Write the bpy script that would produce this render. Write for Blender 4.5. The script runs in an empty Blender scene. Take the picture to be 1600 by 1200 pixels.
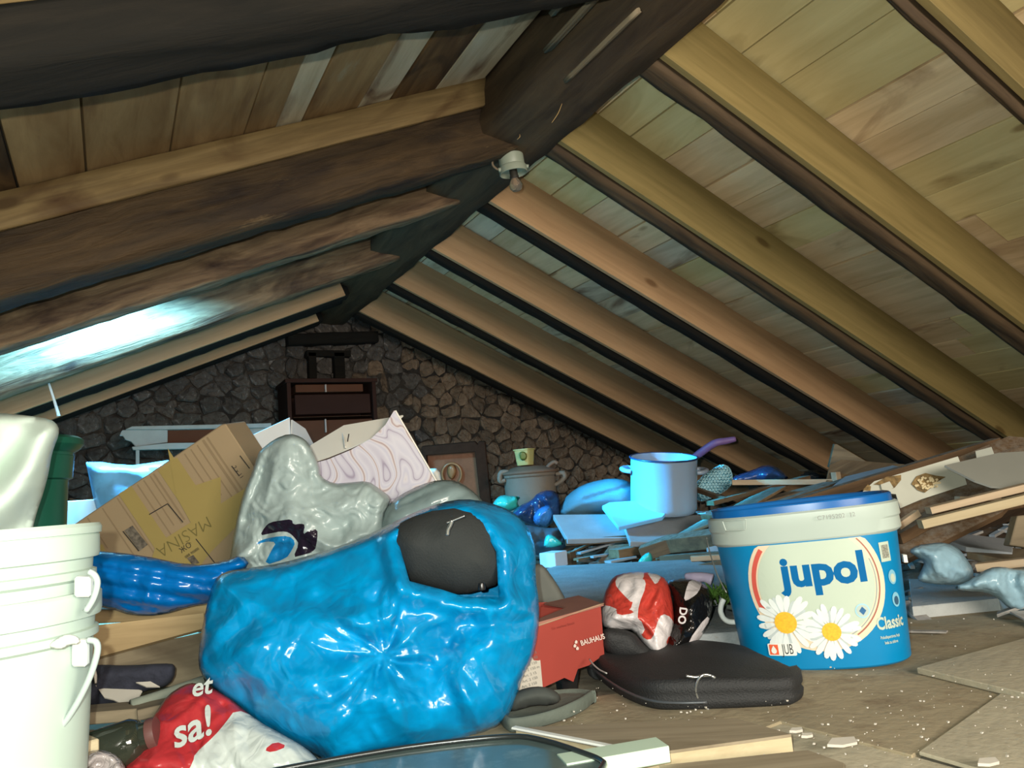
import bpy, bmesh, math, random
import numpy as np
from mathutils import Vector, Matrix, noise as mn
from mathutils.geometry import delaunay_2d_cdt

S = bpy.context.scene
# ---------------------------------------------------------------- camera
FPX = 1214.0
Rw = np.array([[0.888371238084648, 0.009437194784958382, -0.45902884734898775],
               [-0.4521576704121421, -0.15554223862177688, -0.8782710590085449],
               [-0.07968678956649075, 0.9877841623346251, -0.1339121510896933]])
# rows X,Y,Z of the world in camera axes; orthonormalise
_q = Rw.copy()
_q[1] /= np.linalg.norm(_q[1]); _q[0] -= _q[0].dot(_q[1])*_q[1]; _q[0] /= np.linalg.norm(_q[0]); _q[2] = np.cross(_q[0], _q[1])
Rw = _q
CAM = np.array([0.0, 0.0, 0.42])
cd = bpy.data.cameras.new('camera'); cam = bpy.data.objects.new('camera', cd); S.collection.objects.link(cam)
cd.sensor_width = 36.0; cd.lens = FPX/1600*36.0; cd.clip_start = 0.02
cam.matrix_world = Matrix([list(Rw[i])+[CAM[i]] for i in range(3)]+[[0, 0, 0, 1]])
S.camera = cam
# ---------------------------------------------------------------- light
S.view_settings.view_transform = 'Standard'; S.view_settings.look = 'None'
S.view_settings.gamma = 1.0; S.view_settings.use_curve_mapping = False
S.view_settings.exposure = 0.55
w = bpy.data.worlds.new('sky'); S.world = w; w.use_nodes = True
w.node_tree.nodes['Background'].inputs[0].default_value = (0.32, 0.68, 1.0, 1)
w.node_tree.nodes['Background'].inputs[1].default_value = 0.8

def light(name, kind, loc, energy, color, **k):
    d = bpy.data.lights.new(name, kind); d.energy = energy; d.color = color
    tgt = k.pop('target', None)
    for a, b in k.items(): setattr(d, a, b)
    o = bpy.data.objects.new(name, d); S.collection.objects.link(o); o.location = loc
    if tgt is not None: o.rotation_euler = (Vector(tgt)-Vector(loc)).to_track_quat('-Z', 'Y').to_euler()
    return o
# the phone's flash beside its lens
light('phone_flash', 'SPOT', (-0.045, 0.0, 0.455), 62, (0.95, 1.0, 0.90), shadow_soft_size=0.008, spot_size=math.radians(150), spot_blend=0.6, target=(1.9, 3.4, 0.9))
# added warm fill light behind the photographer, with no known opening there
light('rear_fill', 'AREA', (0.7, -1.9, 1.0), 118, (1.0, 0.89, 0.76), shape='RECTANGLE', size=1.6, size_y=1.1, target=(1.6, 4.0, 0.9))
# blue daylight through the roof window between the left rafters
light('roof_window_sky', 'AREA', (0.0, 3.40, 1.37), 80, (0.16, 0.60, 1.0), shape='RECTANGLE', size=0.70, size_y=0.24, spread=math.radians(140), target=(0.14, 3.62, 0.5))
light('roof_window_beam', 'AREA', (-0.06, 3.27, 1.49), 10, (0.05, 0.52, 1.0), shape='RECTANGLE', size=0.50, size_y=0.50, spread=math.radians(58), target=(2.15, 2.45, 0.1))

light('roof_window_shaft', 'AREA', (-0.06, 3.30, 1.47), 4.2, (0.02, 0.50, 1.0), shape='RECTANGLE', size=0.12, size_y=0.12, spread=math.radians(13), target=(2.16, 2.90, 0.40))
# ---------------------------------------------------------------- projection helpers
def ray(x, y): return Rw @ (np.array([x-800.0, 600.0-y, -FPX])/FPX)
def PD(x, y, d): return CAM + ray(x, y)*d
def PZ(x, y, z):
    r = ray(x, y); return CAM + r*(z-CAM[2])/r[2]
def PY(x, y, Y):
    r = ray(x, y); return CAM + r*(Y-CAM[1])/r[1]
def sl(c):
    c = np.array(c, float)/255.0
    return tuple(np.where(c <= 0.04045, c/12.92, ((c+0.055)/1.055)**2.4)) + (1.0,)

# ---------------------------------------------------------------- objects
COL = S.collection
def link(name, data, parent=None):
    o = bpy.data.objects.new(name, data); COL.objects.link(o)
    if parent is not None:
        o.parent = parent
    return o
def tag(o, label=None, cat=None, group=None, kind=None):
    if label: o['label'] = label
    if cat: o['category'] = cat
    if group: o['group'] = group
    if kind: o['kind'] = kind
    return o
def empty(name, loc=(0, 0, 0), label=None, cat=None, group=None, kind=None, parent=None):
    o = link(name, None, parent); o.empty_display_size = 0.05; o.location = loc
    bpy.context.view_layer.update()
    return tag(o, label, cat, group, kind)
def mesh(name, verts, faces, mat, parent=None, smooth=False, mats=None, fm=None, uvs=None, world=True):
    """verts in world space unless world=False; parents that are empties at a location get compensated"""
    m = bpy.data.meshes.new(name)
    V = np.array([tuple(v) for v in verts], float)
    off = np.zeros(3)
    if world and len(V):
        if parent is not None:
            P = parent.matrix_basis.copy()
            if parent.parent is not None: P = parent.parent.matrix_basis @ P
            I = np.array(P.inverted()); V = V @ I[:3, :3].T + I[:3, 3]
        else:
            off = np.array([(V[:, 0].min()+V[:, 0].max())/2, (V[:, 1].min()+V[:, 1].max())/2, V[:, 2].min()])
        V = V - off
    m.from_pydata([tuple(v) for v in V], [], [tuple(f) for f in faces])
    for mm in (mats or [mat]): m.materials.append(mm)
    if fm is not None: m.polygons.foreach_set('material_index', fm)
    if smooth: m.polygons.foreach_set('use_smooth', [True]*len(m.polygons))
    if uvs is not None:
        uv = m.uv_layers.new(name='UVMap')
        li = np.zeros(len(m.loops), int); m.loops.foreach_get('vertex_index', li)
        uv.data.foreach_set('uv', np.array(uvs, float)[li].ravel())
    m.update()
    o = link(name, m, parent)
    if world and parent is None: o.location = off
    return o
def fixn(o):
    bm = bmesh.new(); bm.from_mesh(o.data); bmesh.ops.recalc_face_normals(bm, faces=bm.faces); bm.to_mesh(o.data); bm.free()
    return o

# ---------------------------------------------------------------- materials
MC = {}
def nodes(name, rough=0.7, metal=0.0):
    m = bpy.data.materials.new(name); m.use_nodes = True
    nt = m.node_tree; b = nt.nodes['Principled BSDF']
    b.inputs['Roughness'].default_value = rough; b.inputs['Metallic'].default_value = metal
    return m, nt, b
def N(nt, t, **k):
    n = nt.nodes.new(t)
    for a, v in k.items():
        if a in n.inputs: n.inputs[a].default_value = v
        else: setattr(n, a, v)
    return n
def ramp(nt, fac, stops):
    r = nt.nodes.new('ShaderNodeValToRGB'); e = r.color_ramp.elements
    e[0].position, e[0].color = stops[0]; e[1].position, e[1].color = stops[-1]
    for p, c in stops[1:-1]:
        x = e.new(p); x.color = c
    nt.links.new(fac, r.inputs[0]); return r
def plain(name, rgb, rough=0.6, metal=0.0, var=0.12, scale=9.0, bump=0.0, bscale=60.0, spec=0.5, dirt=None, dirt_amt=0.5, coat=0.0, trans=0.0):
    """slightly uneven paint, plastic or cloth"""
    if name in MC: return MC[name]
    m, nt, b = nodes(name, rough, metal); L = nt.links.new
    tc = N(nt, 'ShaderNodeTexCoord')
    n1 = N(nt, 'ShaderNodeTexNoise', Scale=scale, Detail=5.0); L(tc.outputs['Object'], n1.inputs['Vector'])
    c = np.array(sl(rgb))
    lo = tuple(np.clip(c[:3]*(1-var), 0, 1))+(1,); hi = tuple(np.clip(c[:3]*(1+var), 0, 1))+(1,)
    r = ramp(nt, n1.outputs[0], [(0.3, lo), (0.7, hi)]); out = r.outputs[0]
    if dirt:
        n2 = N(nt, 'ShaderNodeTexNoise', Scale=scale*2.3, Detail=8.0, Roughness=0.7); L(tc.outputs['Object'], n2.inputs['Vector'])
        r2 = ramp(nt, n2.outputs[0], [(1-dirt_amt-0.1, (0, 0, 0, 1)), (1-dirt_amt+0.15, (1, 1, 1, 1))])
        mx = N(nt, 'ShaderNodeMix', data_type='RGBA'); L(r2.outputs[0], mx.inputs[0]); L(out, mx.inputs[6]); mx.inputs[7].default_value = sl(dirt)
        out = mx.outputs[2]
    L(out, b.inputs['Base Color']); b.inputs['Specular IOR Level'].default_value = spec
    if coat: b.inputs['Coat Weight'].default_value = coat; b.inputs['Coat Roughness'].default_value = 0.1
    if trans: b.inputs['Transmission Weight'].default_value = trans
    if bump:
        n3 = N(nt, 'ShaderNodeTexNoise', Scale=bscale, Detail=6.0); L(tc.outputs['Object'], n3.inputs['Vector'])
        bp = N(nt, 'ShaderNodeBump', Strength=bump, Distance=0.004); L(n3.outputs[0], bp.inputs['Height']); L(bp.outputs[0], b.inputs['Normal'])
    MC[name] = m; return m
def plastic(name, rgb, rough=0.22, bump=0.5, bscale=26.0, var=0.08, trans=0.0, alpha=1.0, rgb2=None, distance=0.006):
    """thin creased film: sharp folds in the bump"""
    if name in MC: return MC[name]
    m, nt, b = nodes(name, rough); L = nt.links.new
    tc = N(nt, 'ShaderNodeTexCoord')
    n0 = N(nt, 'ShaderNodeTexNoise', Scale=bscale*0.3, Detail=2.0); L(tc.outputs['Object'], n0.inputs['Vector'])
    ad = N(nt, 'ShaderNodeMix', data_type='RGBA', blend_type='LINEAR_LIGHT'); ad.inputs[0].default_value = 0.12
    L(tc.outputs['Object'], ad.inputs[6]); L(n0.outputs[1], ad.inputs[7])
    v = N(nt, 'ShaderNodeTexVoronoi', Scale=bscale, feature='DISTANCE_TO_EDGE'); L(ad.outputs[2], v.inputs['Vector'])
    r1 = ramp(nt, v.outputs['Distance'], [(0.0, (0, 0, 0, 1)), (0.25, (1, 1, 1, 1))])
    n2 = N(nt, 'ShaderNodeTexNoise', Scale=bscale*0.8, Detail=4.0, Distortion=1.2); L(tc.outputs['Object'], n2.inputs['Vector'])
    mm = N(nt, 'ShaderNodeMath', operation='MULTIPLY_ADD'); L(r1.outputs[0], mm.inputs[0]); mm.inputs[1].default_value = 0.30; L(n2.outputs[0], mm.inputs[2])
    bp = N(nt, 'ShaderNodeBump', Strength=bump, Distance=distance); L(mm.outputs[0], bp.inputs['Height']); L(bp.outputs[0], b.inputs['Normal'])
    c = np.array(sl(rgb)); c2 = np.array(sl(rgb2)) if rgb2 else c
    r = ramp(nt, n2.outputs[0], [(0.3, tuple(np.clip(c[:3]*(1-var), 0, 1))+(1,)), (0.7, tuple(np.clip(c2[:3]*(1+var), 0, 1))+(1,))])
    L(r.outputs[0], b.inputs['Base Color'])
    if trans: b.inputs['Transmission Weight'].default_value = trans; b.inputs['IOR'].default_value = 1.1
    if alpha < 1:
        b.inputs['Alpha'].default_value = alpha
    MC[name] = m; return m
def wood(name, lo, hi, stretch=14.0, scale=3.0, rough=0.75, bump=0.25, streak=None, streak_amt=0.3, knots=False, rnd=0.25, patch=None, patch_amt=0.3, patch_scale=2.5, dust=None, coord='Object', distance=0.004):
    """grain runs along the object's local X"""
    if name in MC: return MC[name]
    m, nt, b = nodes(name, rough); L = nt.links.new
    tc = N(nt, 'ShaderNodeTexCoord'); oi = N(nt, 'ShaderNodeObjectInfo')
    mp = N(nt, 'ShaderNodeMapping'); L(tc.outputs[coord], mp.inputs['Vector']); mp.inputs['Scale'].default_value = (1, stretch, stretch)
    cx = N(nt, 'ShaderNodeCombineXYZ'); mu = N(nt, 'ShaderNodeMath', operation='MULTIPLY'); L(oi.outputs['Random'], mu.inputs[0]); mu.inputs[1].default_value = 37.0
    for i in range(3): L(mu.outputs[0], cx.inputs[i])
    L(cx.outputs[0], mp.inputs['Location'])
    n1 = N(nt, 'ShaderNodeTexNoise', Scale=scale, Detail=7.0, Roughness=0.62, Distortion=0.6); L(mp.outputs[0], n1.inputs['Vector'])
    r = ramp(nt, n1.outputs[0], [(0.30, sl(lo)), (0.68, sl(hi))]); out = r.outputs[0]
    mp2 = N(nt, 'ShaderNodeMapping'); L(tc.outputs[coord], mp2.inputs['Vector']); L(cx.outputs[0], mp2.inputs['Location']); mp2.inputs['Scale'].default_value = (1, 3.0, 3.0)
    def mix(fac, a, c):
        mx = N(nt, 'ShaderNodeMix', data_type='RGBA'); L(fac, mx.inputs[0]); L(a, mx.inputs[6]); mx.inputs[7].default_value = c; return mx.outputs[2]
    if streak:
        n2 = N(nt, 'ShaderNodeTexNoise', Scale=scale*0.9, Detail=5.0, Distortion=1.5); L(mp2.outputs[0], n2.inputs['Vector'])
        r2 = ramp(nt, n2.outputs[0], [(0.62-streak_amt*0.4, (0, 0, 0, 1)), (0.80-streak_amt*0.25, (1, 1, 1, 1))])
        out = mix(r2.outputs[0], out, sl(streak))
    if patch:
        n3 = N(nt, 'ShaderNodeTexNoise', Scale=patch_scale, Detail=9.0, Roughness=0.7); L(mp2.outputs[0], n3.inputs['Vector'])
        r3 = ramp(nt, n3.outputs[0], [(0.66-patch_amt*0.4, (0, 0, 0, 1)), (0.78-patch_amt*0.3, (1, 1, 1, 1))])
        out = mix(r3.outputs[0], out, sl(patch))
    if knots:
        mp3 = N(nt, 'ShaderNodeMapping'); L(tc.outputs[coord], mp3.inputs['Vector']); L(cx.outputs[0], mp3.inputs['Location']); mp3.inputs['Scale'].default_value = (2.2, 5.5, 5.5)
        v = N(nt, 'ShaderNodeTexVoronoi', Scale=1.0); L(mp3.outputs[0], v.inputs['Vector'])
        r4 = ramp(nt, v.outputs['Distance'], [(0.06, (1, 1, 1, 1)), (0.11, (0, 0, 0, 1))])
        out = mix(r4.outputs[0], out, tuple(np.array(sl(lo))*np.array([.62, .55, .5, 1])))
    if dust:
        n5 = N(nt, 'ShaderNodeTexNoise', Scale=30.0, Detail=8.0, Roughness=0.8); L(tc.outputs[coord], n5.inputs['Vector'])
        g = N(nt, 'ShaderNodeNewGeometry'); sx = N(nt, 'ShaderNodeSeparateXYZ'); L(g.outputs['Normal'], sx.inputs[0])
        ml = N(nt, 'ShaderNodeMath', operation='MULTIPLY'); L(sx.outputs[2], ml.inputs[0]); L(n5.outputs[0], ml.inputs[1])
        r5 = ramp(nt, ml.outputs[0], [(0.33, (0, 0, 0, 1)), (0.60, (0.85, 0.85, 0.85, 1))]); out = mix(r5.outputs[0], out, sl(dust))
    hv = N(nt, 'ShaderNodeHueSaturation'); L(out, hv.inputs['Color'])
    mr = N(nt, 'ShaderNodeMapRange'); L(oi.outputs['Random'], mr.inputs[0]); mr.inputs[3].default_value = 1-rnd; mr.inputs[4].default_value = 1+rnd
    L(mr.outputs[0], hv.inputs['Value']); L(hv.outputs[0], b.inputs['Base Color'])
    bp = N(nt, 'ShaderNodeBump', Strength=bump, Distance=distance); L(n1.outputs[0], bp.inputs['Height']); L(bp.outputs[0], b.inputs['Normal'])
    b.inputs['Specular IOR Level'].default_value = 0.3
    MC[name] = m; return m

# ---------------------------------------------------------------- shape helpers
RNG = np.random.RandomState(7)
BOXF = [(0, 1, 2, 3), (7, 6, 5, 4), (0, 4, 5, 1), (1, 5, 6, 2), (2, 6, 7, 3), (3, 7, 4, 0)]
def frame(p0, p1, up=(0, 0, 1)):
    p0 = Vector(p0); p1 = Vector(p1); x = (p1-p0).normalized(); u = Vector(up)
    z = (u - x*u.dot(x)).normalized(); y = z.cross(x)
    return Matrix(((x[0], y[0], z[0], p0[0]), (x[1], y[1], z[1], p0[1]), (x[2], y[2], z[2], p0[2]), (0, 0, 0, 1)))
def place(o, M, parent=None):
    """set a world matrix given as M, compensating empties used as parents"""
    if parent is not None:
        t = Vector((0, 0, 0)); q = parent
        P = Matrix.Identity(4); chain = []
        while q is not None: chain.append(q); q = q.parent
        for q in reversed(chain): P = P @ q.matrix_basis
        M = P.inverted() @ M
    o.matrix_basis = M
def board(name, p0, p1, w, t, mat, parent=None, up=(0, 0, 1), seg=1, rough=0.0, bev=0.0015, taper=1.0, seed=None, center=False, skew=0.0):
    """timber from p0 to p1 (points on its underside centreline); local X along its length"""
    p0 = Vector(p0); p1 = Vector(p1); ln = (p1-p0).length; r = random.Random(seed if seed is not None else int(abs(p0.x*9173+p1.y*771+w*5501)))
    prof = [(-w/2+bev, 0), (w/2-bev, 0), (w/2, bev), (w/2, t-bev), (w/2-bev, t), (-w/2+bev, t), (-w/2, t-bev), (-w/2, bev)]
    if rough > 0:   # rounded, adzed section with more points
        prof = []
        for k in range(20):
            a = 2*math.pi*(k+0.5)/20; c, s = math.cos(a), math.sin(a); n = 16.0
            rr = (abs(c)**n+abs(s)**n)**(-1/n); prof.append((w/2*c*rr, t/2+t/2*s*rr))
    V = []; F = []; n = len(prof); ss = r.random()*100
    for i in range(seg+1):
        f = i/seg; x = f*ln
        k = 1+(taper-1)*f
        for j, (a, b) in enumerate(prof):
            dy = dz = 0.0
            if rough:
                dy = rough*(mn.noise(Vector((x*5+ss, j*0.7, 1.3)))+0.6*mn.noise(Vector((x*17+ss, j*1.9, 7.3))))
                dz = rough*(mn.noise(Vector((x*5+ss, j*0.7, 9.1)))+0.6*mn.noise(Vector((x*17+ss, j*1.9, 3.9))))
            sx = x + (skew*a if i in (0, seg) else 0)
            V.append((sx, a*k+dy, b*(k if not rough else 1)+dz))
    for i in range(seg):
        for j in range(n):
            a = i*n+j; b_ = i*n+(j+1) % n
            F.append((a, a+n, b_+n, b_))
    F.append(tuple(range(n))); F.append(tuple(seg*n+j for j in reversed(range(n))))
    me = bpy.data.meshes.new(name); me.from_pydata(V, [], F); me.materials.append(mat); 
    if rough: me.polygons.foreach_set('use_smooth', [True]*(len(F)-2)+[False]*2)
    me.update(); o = link(name, me, parent); place(o, frame(p0, p1, up), parent)
    return fixn(o)
def box(name, c, size, mat, parent=None, rot=None, bev=0.002):
    """box with small bevels, c = centre of its base"""
    bm = bmesh.new(); bmesh.ops.create_cube(bm, size=1)
    for v in bm.verts: v.co = Vector((v.co.x*size[0], v.co.y*size[1], (v.co.z+0.5)*size[2]))
    if bev: bmesh.ops.bevel(bm, geom=bm.edges[:], offset=min(bev, min(size)*0.3), segments=1, affect='EDGES')
    me = bpy.data.meshes.new(name); bm.to_mesh(me); bm.free(); me.materials.append(mat)
    o = link(name, me, parent); M = Matrix.Translation(c)
    if rot is not None: M = M @ (rot if isinstance(rot, Matrix) else Matrix.Rotation(rot, 4, 'Z'))
    place(o, M, parent); return o
def slab(name, pts, t, mat, parent=None, uvs=None, bev=0.0, back=None):
    """flat panel: world points of its face, thickness t pushed along the face normal away from the camera"""
    P = [Vector(p) for p in pts]
    nrm = Vector((0, 0, 0))
    for i in range(len(P)): nrm += P[i].cross(P[(i+1) % len(P)])
    nrm.normalize()
    if back is not None:
        if nrm.dot(Vector(back)) < 0: nrm = -nrm
    elif nrm.dot(sum(P, Vector((0, 0, 0)))/len(P)-Vector(CAM)) < 0: nrm = -nrm
    n = len(P); x = (P[1]-P[0]).normalized(); o3 = P[0]
    M = Matrix(((x[0], nrm.cross(x)[0], nrm[0], o3[0]), (x[1], nrm.cross(x)[1], nrm[1], o3[1]), (x[2], nrm.cross(x)[2], nrm[2], o3[2]), (0, 0, 0, 1)))
    Mi = M.inverted(); V = [Mi @ p for p in P]; V = [Vector((v.x, v.y, 0)) for v in V]; V += [v+Vector((0, 0, t)) for v in V]
    F = [tuple(range(n)), tuple(reversed(range(n, 2*n)))]+[(i, i+n, (i+1) % n+n, (i+1) % n) for i in range(n)]
    me = bpy.data.meshes.new(name); me.from_pydata([tuple(v) for v in V], [], F); me.materials.append(mat); me.update()
    o = link(name, me, parent); place(o, M, parent); fixn(o)
    if bev:
        bm = bmesh.new(); bm.from_mesh(me); bmesh.ops.bevel(bm, geom=bm.edges[:], offset=bev, segments=1, affect='EDGES'); bm.to_mesh(me); bm.free()
    return o
def tube(name, pts, r, mat, parent=None, n=8, closed=False, caps=True, radii=None, sub=4):
    """round bar through world points (Catmull-Rom smoothed)"""
    P = [Vector(p) for p in pts]; Q = []
    rr = radii or [r]*len(P); R2 = []
    m = len(P)
    for i in range(m if closed else m-1):
        a, b, c, d = P[(i-1) % m] if (closed or i > 0) else P[0], P[i], P[(i+1) % m], P[(i+2) % m] if (closed or i+2 < m) else P[-1]
        for k in range(sub):
            t = k/sub
            Q.append(0.5*((2*b)+(c-a)*t+(2*a-5*b+4*c-d)*t*t+(3*b-a-3*c+d)*t**3)); R2.append(rr[i]*(1-t)+rr[(i+1) % m]*t)
    if not closed: Q.append(P[-1]); R2.append(rr[-1])
    V = []; F = []; m = len(Q); up = Vector((0.13, 0.21, 0.97))
    for i, q in enumerate(Q):
        t = (Q[(i+1) % m]-Q[i-1]) if closed else (Q[min(i+1, m-1)]-Q[max(i-1, 0)])
        t.normalize(); up = (up-t*up.dot(t)).normalized(); s = t.cross(up)
        for k in range(n):
            a = 2*math.pi*k/n; V.append(q+up*math.cos(a)*R2[i]+s*math.sin(a)*R2[i])
    for i in range(m if closed else m-1):
        for k in range(n):
            a = i*n+k; b = i*n+(k+1) % n; j = (i+1) % m
            F.append((a, b, j*n+(k+1) % n, j*n+k))
    if not closed and caps: F.append(tuple(range(n))); F.append(tuple((m-1)*n+k for k in range(n)))
    return fixn(mesh(name, V, F, mat, parent, smooth=True))
def lathe(name, prof, M, mat, parent=None, n=48, sq=None, smooth=True, mats=None, fmf=None):
    """prof: (radius, height) list; M world matrix; sq=(a, b, n): superellipse instead of circle"""
    V = []; F = []; fm = []
    for r, z in prof:
        for k in range(n):
            a = 2*math.pi*k/n; c, s = math.cos(a), math.sin(a)
            if sq: q = (abs(c)**sq[2]+abs(s)**sq[2])**(-1/sq[2]); V.append((r*sq[0]*c*q, r*sq[1]*s*q, z))
            else: V.append((r*c, r*s, z))
    for i in range(len(prof)-1):
        for k in range(n):
            F.append((i*n+k, i*n+(k+1) % n, (i+1)*n+(k+1) % n, (i+1)*n+k)); fm.append(fmf(i) if fmf else 0)
    if prof[0][0] > 1e-5: F.append(tuple(reversed(range(n)))); fm.append(fmf(0) if fmf else 0)
    me = bpy.data.meshes.new(name); me.from_pydata(V, [], F)
    for mm in (mats or [mat]): me.materials.append(mm)
    me.polygons.foreach_set('material_index', fm)
    bm = bmesh.new(); bm.from_mesh(me); bmesh.ops.remove_doubles(bm, verts=bm.verts, dist=1e-5); bmesh.ops.recalc_face_normals(bm, faces=bm.faces)
    if smooth:
        for f in bm.faces: f.smooth = len(f.verts) < 8
        for e in bm.edges:
            if len(e.link_faces) == 2 and e.calc_face_angle(0) > 0.6: e.smooth = False
    bm.to_mesh(me); bm.free()
    o = link(name, me, parent); place(o, M, parent); return o

def inpoly(X, Y, poly):
    ins = np.zeros(X.shape, bool); n = len(poly); j = n-1
    for i in range(n):
        xi, yi = poly[i]; xj, yj = poly[j]
        c = ((yi > Y) != (yj > Y)) & (X < (xj-xi)*(Y-yi)/(yj-yi+1e-12)+xi); ins ^= c; j = i
    return ins
def distpoly(X, Y, poly, closed=True):
    d = np.full(X.shape, 1e9); n = len(poly)
    for i in range(n if closed else n-1):
        x0, y0 = poly[i]; x1, y1 = poly[(i+1) % n]; dx, dy = x1-x0, y1-y0
        t = np.clip(((X-x0)*dx+(Y-y0)*dy)/(dx*dx+dy*dy+1e-12), 0, 1)
        d = np.minimum(d, np.hypot(X-x0-t*dx, Y-y0-t*dy))
    return d
def smoothpoly(poly, it=1):
    P = [tuple(p) for p in poly]
    for _ in range(it):
        Q = []
        for i in range(len(P)):
            a = P[i]; b = P[(i+1) % len(P)]
            Q += [(a[0]*.75+b[0]*.25, a[1]*.75+b[1]*.25), (a[0]*.25+b[0]*.75, a[1]*.25+b[1]*.75)]
        P = Q
    return P
def resample(poly, step):
    out = []
    for i in range(len(poly)):
        a = np.array(poly[i], float); b = np.array(poly[(i+1) % len(poly)], float); k = max(1, int(round(np.hypot(*(b-a))/step)))
        for j in range(k): out.append(tuple(a+(b-a)*j/k))
    return out
def fillpoly(poly, step, hole=None, seed=1, cuts=None):
    """triangulated fill of a polygon: points, triangles, number of rim points"""
    B = resample(poly, step); n = len(B); E = [(i, (i+1) % n) for i in range(n)]
    xs = [p[0] for p in B]; ys = [p[1] for p in B]
    gx, gy = np.meshgrid(np.arange(min(xs), max(xs), step), np.arange(min(ys), max(ys), step*0.87))
    gx = gx+(np.arange(gx.shape[0]) % 2)[:, None]*step*0.5
    rs = np.random.RandomState(seed); gx = gx+rs.uniform(-.12, .12, gx.shape)*step; gy = gy+rs.uniform(-.12, .12, gy.shape)*step
    k = inpoly(gx, gy, B) & (distpoly(gx, gy, B) > step*0.5)
    H = []
    if hole:
        H = resample(hole, step); k &= (distpoly(gx, gy, H) > step*0.5)
    pts = list(B)+list(H); m = len(H); E += [(n+i, n+(i+1) % m) for i in range(m)]
    for cpoly in (cuts or []):
        Cp = resample(smoothpoly(cpoly, 1), step*.8); nb_ = len(pts); ii = inpoly(np.array([p[0] for p in Cp]), np.array([p[1] for p in Cp]), B)
        pts += Cp; E += [(nb_+i, nb_+(i+1) % len(Cp)) for i in range(len(Cp)) if ii[i] or ii[(i+1) % len(Cp)]]
        k &= (distpoly(gx, gy, Cp) > step*0.45)
    pts += list(zip(gx[k].tolist(), gy[k].tolist()))
    vo, _, fo, _, _, _ = delaunay_2d_cdt([Vector(p) for p in pts], E, [], 1, 1e-7)
    V = np.array([tuple(v) for v in vo]); T = np.array([tuple(f) for f in fo if len(f) == 3])
    cx = V[T].mean(axis=1); ok = inpoly(cx[:, 0], cx[:, 1], B)
    T = T[ok]; cx = cx[ok]
    return V, T, cx
def folds(X, Y, seed, freq=1.0, n=6, sharp=1.0):
    """crumpled-film relief, about -1..1: creases in random directions, each only local"""
    rs = np.random.RandomState(seed); h = np.zeros_like(X); tot = 0
    wx = 0.35*np.sin(X*1.7*freq+rs.rand()*6)+0.25*np.sin(Y*2.9*freq+rs.rand()*6); wy = 0.35*np.sin(Y*1.9*freq+rs.rand()*6)+0.25*np.sin(X*2.6*freq+rs.rand()*6)
    for i in range(n):
        a = rs.rand()*math.pi; f = freq*(1.1+1.9*rs.rand())*(1.35**i)*0.8; ph = rs.rand()*6.28
        u = (X+wx)*math.cos(a)+(Y+wy)*math.sin(a)
        t = np.abs(((u*f+ph)/math.pi) % 2-1)*2-1
        md = 0.5+0.5*np.sin(X*1.3*freq*(1+.3*i)+rs.rand()*6)*np.sin(Y*1.5*freq*(1+.3*i)+rs.rand()*6)
        am = 0.80**i; h += am*t*md; tot += am*0.5
    return 2.0*h/tot
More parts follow.
